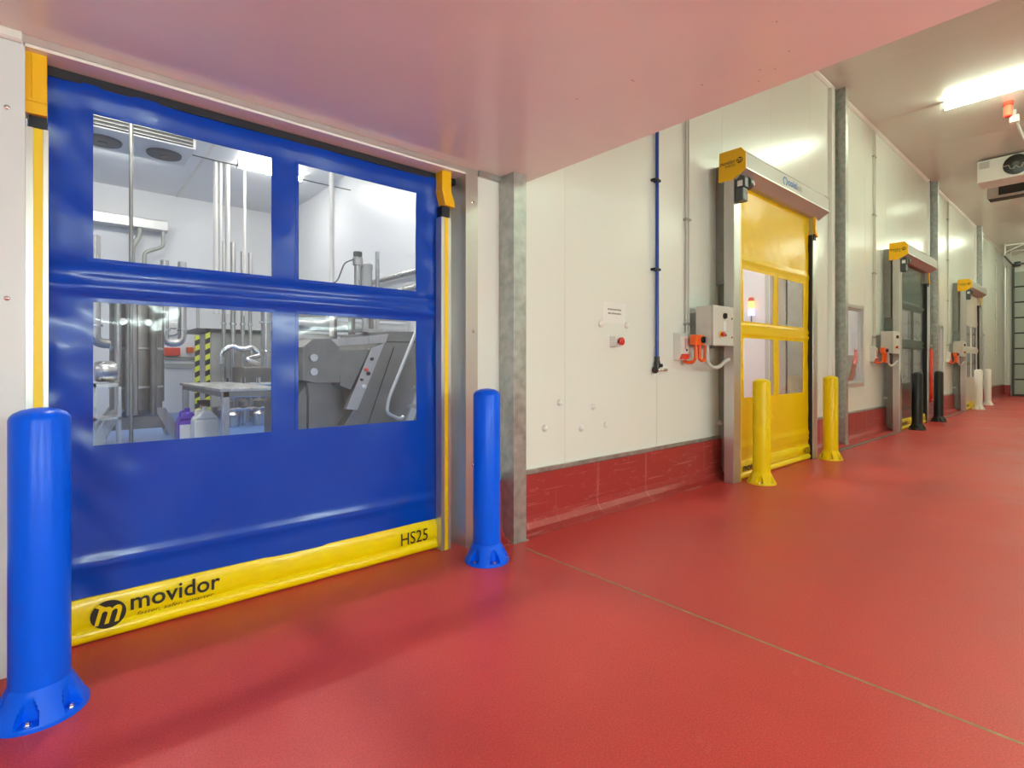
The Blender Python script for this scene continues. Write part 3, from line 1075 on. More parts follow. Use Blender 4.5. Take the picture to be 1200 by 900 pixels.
def switchgear(x0, lab, near=True):
    """control cabinet, isolator box and orange junction box to the left of a roller door"""
    y = 2.71
    xa, xb = x0 - 0.44, x0 - 0.006
    r = thing('control_cabinet', (x0 - 0.22, W, 1.49), 'grey control cabinet ' + lab, 'control box', 'roller door control cabinets')
    c = MB()
    c.box(xa + 0.004, xb - 0.002, y + 0.02, 2.91, 1.49, 1.90)
    c.build('body', 'beige_metal', r, bevel=0.006)
    c = MB()
    c.box(xa + 0.06, xb - 0.02, 2.91, W, 1.55, 1.84)
    c.build('mounting_frame', 'steel_post', r)
    d = MB()
    d.box(xa, xb, y, y + 0.018, 1.487, 1.903)
    do = d.build('cabinet_door', 'beige_metal', r, bevel=0.006)
    k = MB()
    k.lathe((x0 - 0.21, y, 1.80), [(0.032, 0), (0.032, -0.012), (0.028, -0.014)], 18, 'y')
    k.box(x0 - 0.217, x0 - 0.203, y - 0.03, y - 0.012, 1.775, 1.825)
    k.build('rotary_switch', 'black_plastic', do, smooth=True)
    k = MB()
    k.lathe((x0 - 0.285, y, 1.605), [(0.034, 0), (0.034, -0.006)], 18, 'y')
    k.build('button_collar', 'amber', do, smooth=True)
    k = MB()
    k.lathe((x0 - 0.285, y, 1.605), [(0.014, -0.006), (0.014, -0.02), (0.026, -0.022), (0.026, -0.034), (0.018, -0.04)], 18, 'y')
    k.build('stop_button', 'red', do, smooth=True)
    k = MB()
    k.lathe((x0 - 0.195, y, 1.60), [(0.016, 0), (0.016, -0.01), (0.012, -0.012)], 14, 'y')
    k.build('start_button', 'green_vinyl', do, smooth=True)
    k = MB()
    k.box(x0 - 0.235, x0 - 0.175, y - 0.002, y, 1.645, 1.745)
    k.build('print_label', 'paper', do)
    for z in (1.58, 1.78):
        k = MB()
        k.cyl((x0 - 0.05, y, z), (x0 - 0.05, y - 0.006, z), 0.01, 10)
        k.build('door_screw', 'motor_grey', do)
    k = MB()
    k.cyl((x0 - 0.33, 2.78, 1.49), (x0 - 0.33, 2.78, 1.46), 0.02, 12)
    k.build('cable_gland', 'motor_grey', r)
    k = MB()
    k.tube([(x0 - 0.40, 2.80, 1.49), (x0 - 0.40, 2.80, 1.30), (x0 - 0.33, 2.78, 1.255), (x0 - 0.24, 2.76, 1.26), (x0 - 0.12, 2.74, 1.335), (x0 - 0.06, 2.735, 1.345)], 0.02, 10, 0.04)
    k.build('flexible_conduit', 'grey_plastic', r, smooth=True)
    # isolator
    s = thing('isolator_box', (x0 - 0.61, W, 1.34), 'white wall isolator box with red tab ' + lab, 'switch box', 'isolator boxes')
    c = MB()
    c.prism([(W, 1.335), (2.955, 1.335), (2.925, 1.40), (2.925, 1.58), (2.945, 1.605), (W, 1.62)], 'x', x0 - 0.69, x0 - 0.545)
    c.build('body', 'white_plastic', s, bevel=0.005)
    c = MB()
    c.box(x0 - 0.685, x0 - 0.55, 2.915, 2.95, 1.345, 1.40)
    c.build('red_tab', 'red_bright', s, bevel=0.004)
    c = MB()
    c.box(x0 - 0.62, x0 - 0.612, 2.921, 2.926, 1.45, 1.56)
    c.build('red_line', 'red_bright', s)
    c = MB()
    c.lathe((x0 - 0.59, 2.925, 1.44), [(0.012, 0), (0.012, -0.006)], 12, 'y')
    c.build('lock_hole', 'black_plastic', s)
    # orange junction box on its cables, fixed to the cabinet's side
    o = thing('junction_box', (x0 - 0.52, 2.85, 1.5), 'orange rotary isolator with looped orange cables ' + lab, 'switch box', 'orange isolators')
    c = MB()
    c.box(x0 - 0.60, x0 - 0.441, 2.81, 2.885, 1.49, 1.595)
    c.build('body', 'orange', o, bevel=0.008)
    c = MB()
    c.lathe((x0 - 0.475, 2.81, 1.545), [(0.034, 0), (0.034, -0.012), (0.03, -0.016)], 20, 'y')
    c.box(x0 - 0.482, x0 - 0.468, 2.778, 2.794, 1.515, 1.575)
    c.build('rotary_knob', 'black_plastic', o, smooth=True)
    c = MB()
    c.tube([(x0 - 0.56, 2.97, 1.34), (x0 - 0.56, 2.96, 1.31), (x0 - 0.545, 2.88, 1.31), (x0 - 0.54, 2.85, 1.35), (x0 - 0.54, 2.85, 1.49)], 0.018, 10, 0.03)
    c.build('cable', 'orange', o, smooth=True)
    c = MB()
    c.tube([(x0 - 0.50, 2.83, 1.49), (x0 - 0.50, 2.83, 1.33), (x0 - 0.405, 2.82, 1.33), (x0 - 0.405, 2.82, 1.49)], 0.018, 10, 0.047)
    c.build('cable', 'orange', o, smooth=True)


switchgear(DOORS[0], 'beside the yellow roller door')
switchgear(DOORS[1], 'beside the dark green roller door')
switchgear(DOORS[2], 'beside the off-white roller door')

# emergency button with its notice
p = thing('emergency_button', (3.84, W, 1.44), 'grey wall box with red mushroom emergency button below a small notice', 'emergency button')
c = MB()
c.box(3.80, 3.885, 2.95, W, 1.452, 1.548)
c.build('body', 'white_plastic', p, bevel=0.005)
c = MB()
c.lathe((3.845, 2.95, 1.50), [(0.02, 0), (0.02, -0.018)], 16, 'y')
c.build('collar', 'black_plastic', p, smooth=True)
c = MB()
c.lathe((3.845, 2.932, 1.50), [(0.03, 0), (0.036, -0.008), (0.036, -0.02), (0.026, -0.028), (0.006, -0.031)], 20, 'y')
c.build('mushroom_button', 'red', p, smooth=True)
p = thing('wall_notice', (3.86, W, 1.68), 'small white paper notice with two lines of grey print', 'notice')
c = MB()
c.box(3.70, 4.03, W - 0.002, W, 1.67, 1.86)
c.build('sheet', 'paper', p)
for z, run in ((1.793, [(3.77, 0.03), (3.805, 0.025), (3.835, 0.02), (3.86, 0.03), (3.895, 0.02), (3.92, 0.045)]), (1.757, [(3.775, 0.04), (3.825, 0.035), (3.865, 0.03), (3.90, 0.05), (3.957, 0.01)])):
    c = MB()
    for x, w in run:
        c.box(x, x + w, W - 0.003, W - 0.002, z - 0.007, z + 0.007)
    c.build('print_line', 'print_grey', p)
for (x, z), lab in (((3.67, 1.655), 'left'), ((4.05, 1.66), 'right')):
    c = MB()
    c.lathe((x, W, z), [(0.032, 0), (0.030, -0.012), (0.02, -0.022), (0.006, -0.026)], 16, 'y')
    tag(c.build('bolt_cap', 'white_plastic', smooth=True), 'white round bolt cap at the %s lower corner of the wall notice' % lab, 'cap', 'white bolt caps on the wall')
for (x, z), lab in (((3.14, 0.98), 'topmost white bolt cap low on the wall right of the first column'),
                    ((3.57, 0.92), 'white bolt cap right of the topmost one, low on the wall'),
                    ((2.97, 0.78), 'leftmost white bolt cap low on the wall by the first column'),
                    ((3.41, 0.745), 'middle of the three lowest white bolt caps above the red plinth'),
                    ((3.74, 0.75), 'rightmost of the white bolt caps low on the wall above the plinth')):
    c = MB()
    c.lathe((x, W, z), [(0.028, 0), (0.026, -0.012), (0.018, -0.022), (0.005, -0.026)], 16, 'y')
    tag(c.build('bolt_cap', 'white_plastic', smooth=True), lab, 'cap', 'white bolt caps on the wall')

# thin conduits on the far wall stretches
for x, lab in ((11.62, 'slim beige conduit between the wall window and the green door controls'), (18.2, 'slim beige conduit left of the off-white roller door'),
               (26.9, 'slim beige conduit on the wall before the end corner')):
    p = thing('cable_conduit', (x, 3.0, 1.6), lab, 'conduit')
    for d in (0, 0.09):
        q = MB()
        q.cyl((x + d, 2.995, 1.6), (x + d, 2.995, HC - 0.06), 0.012, 8)
        q.build('tube', 'beige_metal', p, smooth=True)
    for z in (1.8, 3.0, 4.1, 5.2):
        clamp(x + 0.045, 2.995, z, 0.07, p, 'steel_post')
p = MB()
p.cyl((16.05, 2.98, 1.5), (16.05, 2.98, HC - 0.001), 0.02, 12)
tag(p.build('riser_pipe', 'riser_blue', smooth=True), 'dark blue riser pipe left of the third column', 'pipe')

# red hose hanging on the wall
p = thing('red_hose', (15.65, 2.96, 0.1), 'coiled red hose hanging on the wall beside the third column', 'hose')
for k in range(4):
    q = MB()
    a, b = 15.38 + 0.05 * k, 15.92 - 0.03 * k
    y = 2.97 - 0.028 * k
    q.tube([(a + 0.1, y, 1.70 - 0.03 * k), (a + 0.05, y, 1.0), (b - 0.05, y, 0.25 + 0.06 * k), (b, y, 0.5), (b - 0.12, y, 1.1), (a + 0.25, y, 1.72 - 0.03 * k)], 0.022, 8, 0.12)
    q.build('hose_loop', 'red_bright', p, smooth=True)
q = MB()
q.box(15.45, 15.75, 2.86, W, 1.70, 1.75)
q.build('hook', 'steel_post', p, bevel=0.005)

# drain gratings along the foot of the wall
for a, b, lab in ((8.6, 12.3, 'dark floor drain channel between the yellow and green doors'), (15.9, 18.9, 'dark floor drain channel before the off-white door')):
    p = thing('floor_drain', ((a + b) / 2, 2.72, 0), lab, 'floor drain')
    q = MB()
    q.box(a, b, 2.68, 2.76, -0.01, 0.002)
    q.build('channel', 'dark_gap', p)
    n = int((b - a) / 0.12)
    g = MB()
    for k in range(n):
        g.box(a + 0.02 + k * 0.12, a + 0.08 + k * 0.12, 2.688, 2.752, 0.002, 0.004)
    go = g.build('grating', 'steel_post', p)
    go['kind'] = 'stuff'

# ------------------------------------------------------------------ ceiling equipment in the hall
def fan_cooler():
    x, y1 = 15.2, 2.0
    L = 3.2
    r = thing('fan_cooler', (x + 0.3, y1 - L / 2, 5.22), 'white ceiling cooler with a row of black fans on the hall ceiling', 'cooler')
    b = MB()
    b.box(x, x + 0.65, y1 - L, y1, 5.23, 5.70)
    b.build('casing', 'white_plastic', r, bevel=0.01)
    h = MB()
    for yy in (y1 - 0.2, y1 - L + 0.2):
        h.box(x + 0.2, x + 0.24, yy - 0.02, yy + 0.02, 5.70, HC)
    h.build('hanger', 'galvanised', r)
    for k in range(4):
        yc = y1 - 0.62 - k * 0.72
        f = MB()
        f.lathe((x, yc, 5.475), [(0.205, 0.0), (0.205, -0.025), (0.19, -0.03)], 28, 'x')
        fo = f.build('fan', 'black_plastic', r, smooth=True)
        g = MB()
        g.lathe((x - 0.032, yc, 5.475), [(0.06, 0), (0.055, -0.02)], 16, 'x')
        g.build('hub', 'motor_grey', fo)
        g = MB()
        g.tube([(x - 0.05, yc + 0.2, 5.47), (x - 0.05, yc + 0.11, 5.47), (x - 0.05, yc + 0.09, 5.40), (x - 0.05, yc + 0.05, 5.385), (x - 0.05, yc, 5.44), (x - 0.05, yc - 0.05, 5.385), (x - 0.05, yc - 0.09, 5.40), (x - 0.05, yc - 0.11, 5.47), (x - 0.05, yc - 0.2, 5.47)], 0.008, 6)
        g.build('guard_wire', 'aluminium', fo, smooth=True)
    g = MB()
    g.box(x - 0.03, x, y1 - 0.2, y1 - 0.04, 5.52, 5.66)
    g.build('terminal_box', 'grey_plastic', r, bevel=0.006)


fan_cooler()
p = thing('duct_intake', (16.9, 0.8, 5.1), 'dark louvred cooler housing just behind the fan cooler', 'cooler')
b = MB()
x = 16.7
b.box(x + 0.05, x + 0.5, -0.9, 2.02, 5.22, 5.7)
b.build('body', 'dark_gap', p)
b = MB()
for y0, y1, z0, z1 in ((-0.9, 2.02, 5.20, 5.25), (-0.9, 2.02, 5.66, 5.70), (1.82, 2.02, 5.25, 5.66), (-0.9, -0.7, 5.25, 5.66)):
    b.box(x, x + 0.06, y0, y1, z0, z1)
b.box(x + 0.06, x + 0.5, 2.02, 2.03, 5.2, 5.7)
b.build('frame', 'aluminium', p, bevel=0.004)
b = MB()
for yy in (1.8, -0.7):
    b.box(x + 0.2, x + 0.24, yy - 0.02, yy + 0.02, 5.70, HC)
b.build('hanger', 'galvanised', p)

p = thing('warning_beacon', (12.22, 1.21, 5.48), 'red warning beacon on the ceiling beside the bright tube', 'beacon')
b = MB()
b.lathe((12.22, 1.21, 5.50), [(0.05, 0.0), (0.06, 0.01), (0.06, 0.16), (0.05, 0.18)], 20)
b.build('lens', 'beacon_red', p, smooth=True)
b = MB()
b.lathe((12.22, 1.21, 5.68), [(0.06, 0), (0.07, 0.005), (0.07, 0.06)], 20)
b.build('mount', 'red_bright', p, smooth=True)
b = MB()
b.lathe((12.22, 1.21, 5.48), [(0.03, 0), (0.05, 0.02)], 16)
b.build('bottom_ring', 'red', p, smooth=True)
p = thing('ceiling_sensor', (12.7, 1.17, 5.4), 'white box sensor with slanted bracket on the ceiling next to the beacon', 'sensor')
b = MB()
b.box(12.63, 12.75, 1.11, 1.24, 5.52, 5.64)
b.build('body', 'white_plastic', p, bevel=0.008)
b = MB()
b.box(12.66, 12.72, 1.15, 1.2, 5.64, HC)
b.build('stem', 'grey_plastic', p)
b = MB()
b.tube([(12.72, 1.15, 5.53), (13.0, 1.10, 5.36), (13.15, 1.05, 5.25)], 0.022, 8)
b.build('bracket', 'grey_plastic', p, smooth=True)

# ------------------------------------------------------------------ sectional door at the end of the hall
ya, yb = 2.68, -1.5
sd = thing('sectional_door', (XE - 0.1, (ya + yb) / 2, 0), 'tall grey-green sectional dock door in the end wall', 'dock door')
for k in range(8):
    z0 = 0.05 + k * 0.615
    b = MB()
    b.box(XE - 0.09, XE - 0.03, yb, ya, z0 + 0.03, z0 + 0.585)
    b.build('door_panel', 'sectional', sd, bevel=0.008)
    b = MB()
    b.box(XE - 0.085, XE - 0.035, yb, ya, z0 - 0.028, z0 + 0.028)
    b.build('joint_seal', 'dark_gap', sd)
b = MB()
b.box(XE - 0.16, XE - 0.03, ya, ya + 0.07, 0, 5.2)
b.build('track', 'motor_grey', sd)
b = MB()
b.box(XE - 0.16, XE - 0.03, yb - 0.07, yb, 0, 5.2)
b.build('track', 'motor_grey', sd)
b = MB()
b.tube([(XE - 0.08, ya + 0.035, 5.1), (XE - 0.14, ya + 0.035, 5.22), (XE - 2.6, ya + 0.035, 5.25)], 0.03, 8)
b.build('track', 'motor_grey', sd)
b = MB()
b.cyl((XE - 0.18, yb, 5.25), (XE - 0.18, ya + 0.08, 5.25), 0.035, 12)
b.lathe((XE - 0.18, ya - 0.1, 5.25), [(0.09, -0.09), (0.1, -0.05), (0.1, 0.05), (0.09, 0.09)], 16, 'y')
b.build('shaft', 'motor_grey', sd, smooth=True)
b = MB()
b.box(XE - 0.03, XE, ya + 0.07, W - 0.06, 0.02, 5.3)
struct(b.build('trim_5', 'white_plastic'))
for x, lab in ((26.6, 'white triangular ceiling bracket holding the dock door track, nearer one'), (28.2, 'white triangular ceiling bracket holding the dock door track, by the end wall')):
    p = thing('ceiling_bracket', (x, 2.7, 5.2), lab, 'bracket', 'dock door track brackets')
    b = MB()
    b.box(x - 0.02, x + 0.02, 2.695, 2.735, 5.27, HC)
    b.box(x - 0.02, x + 0.02, 2.1, 2.735, 5.66, 5.70)
    b.build('angle', 'white_plastic', p)
    b = MB()
    b.tube([(x, 2.715, 5.42), (x, 2.14, 5.68)], 0.018, 6)
    b.build('brace', 'white_plastic', p)
p = MB()
p.cyl((28.7, 2.93, 0.5), (28.7, 2.93, 5.2), 0.04, 12)
tag(p.build('down_pipe', 'aluminium', smooth=True), 'shiny grey downpipe in the end corner of the hall', 'pipe')

# ------------------------------------------------------------------ process room behind the blue door
# ceiling cooler with louvred front and fans below
p = thing('ceiling_cooler', (0, 10.8, 4.9), 'ceiling cooler with louvred front and fans below, seen through the upper left window', 'cooler')
b = MB()
b.box(-2.0, 1.80, 10.24, 11.25, 4.92, 5.6)
b.build('casing', 'white_plastic', p, bevel=0.01)
b = MB()
b.box(-1.95, 1.76, 10.225, 10.239, 4.95, 5.55)
b.build('coil_block', 'coil', p)
for k in range(9):
    b = MB()
    b.prism([(10.24, 4.97 + k * 0.06), (10.20, 4.955 + k * 0.06), (10.20, 4.965 + k * 0.06), (10.24, 4.99 + k * 0.06)], 'x', -1.95, 1.76)
    b.build('louvre_slat', 'steel_post', p)
for xx in (1.42, 0.58, -0.26, -1.1):
    b = MB()
    b.lathe((xx, 10.78, 4.88), [(0.25, 0), (0.26, 0.02), (0.26, 0.04)], 24)
    fo = b.build('fan', 'coil', p, smooth=True)
    b = MB()
    b.lathe((xx, 10.78, 4.862), [(0.05, 0), (0.06, 0.018)], 16)
    b.build('hub', 'motor_grey', fo)
b = MB()
for xx in (-1.8, 1.6):
    b.box(xx - 0.02, xx + 0.02, 10.7, 10.74, 5.6, HC)
b.build('hanger', 'galvanised', p)

# stainless tank on its flared stand
tx_, ty_ = 1.05, 11.0
p = thing('process_tank', (tx_, ty_, 0), 'tall stainless steel tank with flared stand seen through the lower left window', 'tank')
b = MB()
b.lathe((tx_, ty_, 0), [(0.05, 0.30), (0.22, 0.34), (0.37, 0.52), (0.37, 2.55), (0.33, 2.68), (0.18, 2.78), (0.05, 2.8)], 40)
b.build('vessel', 'stainless_dark', p, smooth=True)
b = MB()
for sx in (-1, 1):
    b.prism([(tx_ + sx * 0.20, 0.55), (tx_ + sx * 0.36, 0.55), (tx_ + sx * 0.62, 0.12), (tx_ + sx * 0.62, 0.0), (tx_ + sx * 0.46, 0.0), (tx_ + sx * 0.42, 0.12)], 'y', ty_ - 0.42, ty_ - 0.30)
    b.prism([(tx_ + sx * 0.20, 0.55), (tx_ + sx * 0.36, 0.55), (tx_ + sx * 0.62, 0.12), (tx_ + sx * 0.62, 0.0), (tx_ + sx * 0.46, 0.0), (tx_ + sx * 0.42, 0.12)], 'y', ty_ + 0.30, ty_ + 0.42)
b.build('leg_pair', 'stainless', p)
b = MB()
b.box(tx_ - 0.45, tx_ + 0.45, ty_ - 0.41, ty_ - 0.34, 0.22, 0.42)
b.build('stand_rail', 'stainless_dark', p)
for dx, r_, m_ in ((-0.10, 0.09, 'stainless'), (0.20, 0.055, 'stainless_dark'), (-0.28, 0.05, 'stainless')):
    b = MB()
    b.cyl((tx_ + dx, ty_ - 0.39, 0.45), (tx_ + dx, ty_ - 0.39, 2.6), r_, 18)
    b.build('riser', m_, p, smooth=True)
for z in (0.9, 1.55, 2.3):
    b = MB()
    b.lathe((tx_, ty_, z), [(0.372, -0.02), (0.385, -0.01), (0.385, 0.01), (0.372, 0.02)], 40)
    b.build('band', 'stainless', p, smooth=True)
for dx in (-0.22, 0.12):
    b = MB()
    b.lathe((tx_ + dx, ty_ - 0.47, 1.98), [(0.05, 0.05), (0.055, 0.0), (0.045, -0.012)], 16, 'y')
    b.build('inspection_cap', 'white_plastic', p, smooth=True)

# pipes with U bends
p = thing('bent_pipe', (0.5, 10.4, 0.6), 'stainless pipe with a bend left of the tall tank', 'pipe')
b = MB()
b.tube([(0.47, 10.5, 3.3), (0.47, 10.5, 1.62), (0.64, 10.60, 1.62)], 0.075, 14, 0.14)
b.build('pipe', 'stainless', p, smooth=True)
b = MB()
b.lathe((0.47, 10.5, 1.9), [(0.1, -0.02), (0.1, 0.02)], 16)
b.build('clamp_ring', 'chrome', p, smooth=True)
p = thing('bent_pipe', (1.65, 11.5, 1.4), 'U-shaped stainless pipe right of the tall tank', 'pipe')
b = MB()
b.tube([(1.52, 11.5, 3.2), (1.52, 11.5, 1.68), (1.80, 11.5, 1.68), (1.80, 11.5, 3.2)], 0.07, 14, 0.139)
b.build('pipe', 'stainless', p, smooth=True)
for xx in (1.52, 1.80):
    b = MB()
    b.lathe((xx, 11.5, 1.92), [(0.09, -0.02), (0.09, 0.02)], 16)
    b.build('clamp_ring', 'chrome', p, smooth=True)
b = MB()
b.tube([(1.47, 11.36, 2.9), (1.47, 11.36, 0.62)], 0.03, 10)
b.build('side_pipe', 'stainless_dark', p, smooth=True)
# flow of pipework left of the tank
p = thing('pump_skid', (0.6, 10.2, 0), 'small stainless pump skid at the left edge behind the lower left window', 'pump')
b = MB()
for xx, yy in ((0.42, 9.9), (0.42, 10.3), (0.72, 9.9), (0.72, 10.3)):
    b.box(xx, xx + 0.04, yy, yy + 0.04, 0, 1.0)
b.box(0.42, 0.76, 9.9, 10.34, 0.95, 1.0)
b.box(0.42, 0.76, 9.9, 10.34, 0.45, 0.49)
b.build('frame', 'stainless', p)
b = MB()
b.lathe((0.5, 10.1, 1.18), [(0.02, -0.06), (0.14, -0.05), (0.16, 0.0), (0.16, 0.16), (0.12, 0.22), (0.02, 0.24)], 20, 'x')
b.build('pump_head', 'stainless', p, smooth=True)

# things on the far wall
p = thing('pressure_gauge', (2.31, 16.35, 2.1), 'round white pressure gauge above the red box on the far wall', 'gauge')
b = MB()
b.lathe((2.31, 16.4, 2.22), [(0.2, 0), (0.2, -0.06), (0.185, -0.07)], 24, 'y')
b.build('case', 'stainless', p, smooth=True)
b = MB()
b.lathe((2.31, 16.33, 2.22), [(0.17, 0), (0.17, -0.004)], 24, 'y')
b.build('dial', 'paper', p)
b = MB()
b.box(2.28, 2.42, 16.32, 16.325, 2.21, 2.235)
b.build('needle', 'motor_grey', p)
b = MB()
b.box(2.14, 2.5, 16.22, 16.4, 1.50, 1.72)
tag(b.build('red_box', 'red_bright', bevel=0.02), 'red box on the far wall below the pressure gauge', 'box')
b = MB()
b.box(2.66, 2.82, 16.3, 16.4, 1.58, 1.74)
tag(b.build('call_point', 'orange', bevel=0.02), 'small orange-red call point on the far wall', 'switch box')
p = thing('wall_rail', (2.7, 16.3, 1.4), 'grey horizontal service rail along the far wall', 'rail')
b = MB()
b.box(1.9, 4.6, 16.34, 16.4, 1.40, 1.48)
b.build('rail', 'steel_post', p)
b = MB()
b.box(1.9, 4.6, 16.36, 16.4, 1.18, 1.30)
b.build('lower_strip', 'grey_plastic', p)
b = MB()
b.box(2.90, 2.96, 16.32, 16.4, 0.0, 3.4)
b.build('upright', 'grey_plastic', p)

# hazard-striped posts
for x, lab, top in ((2.49, 'black and yellow striped post, left one beside the grey vessel', 1.95), (2.70, 'black and yellow striped post, right one at the corner of the grey vessel', 2.12)):
    p = thing('striped_post', (x, 14, 0), lab, 'post', 'hazard striped posts')
    for k in range(int(top / 0.12)):
        b = MB()
        z = k * top / int(top / 0.12)
        h = top / int(top / 0.12)
        vs_ = []
        s = 0.045
        for dz in (0, h):
            for dx, dy in ((-s, -s), (s, -s), (s, s), (-s, s)):
                sk = 0.05 * (1 if dx > 0 else 0)
                vs_.append((x + dx, 14 + dy, max(0, min(top, z + dz + (sk if 0 < z + dz < top - 1e-6 else 0)))))
        b.add(vs_, [(3, 2, 1, 0), (4, 5, 6, 7), (0, 1, 5, 4), (1, 2, 6, 5), (2, 3, 7, 6), (3, 0, 4, 7)])
        b.build('stripe', 'hazard_yellow' if k % 2 else 'black_plastic', p)

# grey vessel and pipe cluster
p = thing('grey_vessel', (3.6, 14.7, 0), 'large pale grey rectangular vessel with lid behind the striped posts', 'vessel')
b = MB()
b.box(2.80, 4.75, 14.15, 15.6, 0.25, 2.05)
b.build('body', 'grey_plastic', p, bevel=0.03)
b = MB()
b.box(2.5, 4.8, 14.1, 15.65, 2.05, 2.13)
b.build('lid', 'motor_grey', p)
b = MB()
for xx in (2.85, 4.6):
    b.box(xx, xx + 0.1, 14.2, 14.3, 0, 0.25)
    b.box(xx, xx + 0.1, 15.4, 15.5, 0, 0.25)
b.build('feet', 'stainless_dark', p)
p = thing('low_vessel', (3.6, 13.2, 0), 'low grey steel tub below the silver hose', 'vessel')
b = MB()
b.box(3.15, 4.5, 12.7, 13.7, 0.55, 1.22)
b.build('tub', 'stainless_dark', p, bevel=0.02)
b = MB()
for xx in (3.2, 4.36):
    for yy in (12.74, 13.58):
        b.box(xx, xx + 0.08, yy, yy + 0.08, 0, 0.55)
b.build('feet', 'stainless', p)
for (x, y, r_, z0, z1), lab in (((3.02, 13.9, 0.045, 0.0, 4.2), 'thinnest vertical pipe left in the cluster above the grey vessel'),
                                ((3.22, 13.9, 0.06, 0.0, 4.2), 'second vertical pipe of the cluster above the grey vessel'),
                                ((3.42, 13.85, 0.05, 0.0, 4.0), 'middle vertical pipe of the cluster above the grey vessel'),
                                ((3.60, 13.9, 0.045, 0.0, 4.0), 'fourth vertical pipe of the cluster above the grey vessel'),
                                ((3.68, 12.9, 0.11, 1.22, 3.2), 'wide pale steel cylinder standing at the right of the pipe cluster')):
    p = thing('vertical_pipe', (x, y, z0), lab, 'pipe', 'pipe cluster above the grey vessel')
    b = MB()
    b.cyl((x, y, z0), (x, y, z1), r_, 14)
    b.build('pipe', 'stainless', p, smooth=True)
    b = MB()
    for z in (1.6, 2.25):
        b.lathe((x, y, z), [(r_ * 1.35, -0.02), (r_ * 1.35, 0.02)], 14)
    b.build('flange', 'chrome', p, smooth=True)
p = thing('silver_hose', (3.2, 13.4, 1.3), 'crumpled silver hose looping beside the pipe cluster', 'hose')
b = MB()
b.tube([(2.88, 13.5, 1.30), (2.86, 13.5, 1.55), (3.1, 13.45, 1.72), (3.3, 13.4, 1.62), (3.5, 13.4, 1.70), (3.7, 13.35, 1.50), (3.35, 13.3, 1.40), (3.62, 13.25, 1.281)], 0.06, 12, 0.09)
b.build('hose', 'chrome', p, smooth=True)
p = thing('valve_manifold', (3.3, 12.0, 0), 'low valve manifold with chrome pipes on the blue floor under the table', 'manifold')
b = MB()
for z in (0.35, 0.62, 0.85):
    b.tube([(2.55, 12.1, z), (3.9, 12.1, z)], 0.05, 10)
for xx in (2.7, 3.0, 3.3, 3.6):
    b.cyl((xx, 12.1, 0.0), (xx, 12.1, 1.0), 0.045, 10)
b.build('pipes', 'chrome', p, smooth=True)
for k, xx in enumerate((2.7, 3.0, 3.3, 3.6)):
    b = MB()
    b.lathe((xx, 12.1, 0.45), [(0.04, -0.1), (0.1, -0.06), (0.1, 0.06), (0.04, 0.1)], 14)
    b.build('valve', 'stainless_dark', p, smooth=True)
for xx in (2.75, 3.25):
    b = MB()
    b.lathe((xx, 11.9, 0.0), [(0.1, 0), (0.12, 0.05), (0.12, 0.25), (0.06, 0.3)], 14)
    b.build('motor', 'stainless', p, smooth=True)

# stainless table
p = thing('steel_table', (1.9, 8.2, 0), 'stainless steel table with square legs in the room behind the blue door', 'table')
b = MB()
b.box(1.46, 2.16, 6.9, 9.55, 0.965, 1.0)
b.build('table_top', 'stainless', p, bevel=0.004)
b = MB()
for x0, x1, y0, y1 in ((1.50, 2.12, 6.93, 6.97), (1.50, 2.12, 9.48, 9.52), (1.49, 1.53, 6.98, 9.48), (2.09, 2.13, 6.98, 9.48)):
    b.box(x0, x1, y0, y1, 0.90, 0.965)
b.build('apron', 'stainless_dark', p)
for xx in (1.49, 2.06):
    for yy in (6.93, 9.44):
        b = MB()
        b.box(xx, xx + 0.08, yy, yy + 0.08, 0, 0.965)
        b.build('leg', 'stainless', p, bevel=0.004)


def canister(x, y, w, d, h, m, cap, label):
    r = thing('canister', (x, y, 0), label, 'canister', 'canisters under the steel table')
    b = MB()
    b.box(x - w / 2, x + w / 2, y - d / 2, y + d / 2, 0, h * 0.8)
    b.prism([(x - w / 2, h * 0.8), (x + w / 2, h * 0.8), (x + w * 0.18, h * 0.97), (x - w * 0.12, h * 0.97)], 'y', y - d / 2, y + d / 2)
    b.build('body', m, r, bevel=0.02)
    b = MB()
    b.lathe((x, y, h * 0.965), [(0.035, 0), (0.035, 0.05), (0.03, 0.055)], 14)
    b.build('cap', cap, r, smooth=True)
    b = MB()
    b.tube([(x - w * 0.36, y, h * 0.80), (x - w * 0.36, y, h * 0.98), (x - w * 0.05, y, h * 0.98)], 0.014, 8, 0.03)
    b.build('handle', m, r, smooth=True)


canister(1.55, 8.2, 0.30, 0.26, 0.68, 'white_plastic', 'white_plastic', 'white plastic canister under the steel table')
canister(1.41, 8.62, 0.24, 0.24, 0.64, 'purple', 'purple', 'purple canister left of the white one under the steel table')
b = MB()
b.box(1.30, 1.50, 8.49, 8.499, 0.20, 0.45)
tag(b.build('canister_label', 'paper'), 'white label sheet on the purple canister', 'label')
p = thing('spray_bottle', (1.63, 8.72, 0), 'dark red spray bottle between the canisters under the table', 'bottle')
b = MB()
b.lathe((1.63, 8.72, 0), [(0.05, 0), (0.055, 0.02), (0.055, 0.5), (0.03, 0.6), (0.02, 0.62), (0.02, 0.70)], 16)
b.build('body', 'red', p, smooth=True)
b = MB()
b.box(1.55, 1.71, 8.70, 8.74, 0.70, 0.77)
b.build('spray_head', 'black_plastic', p, bevel=0.006)

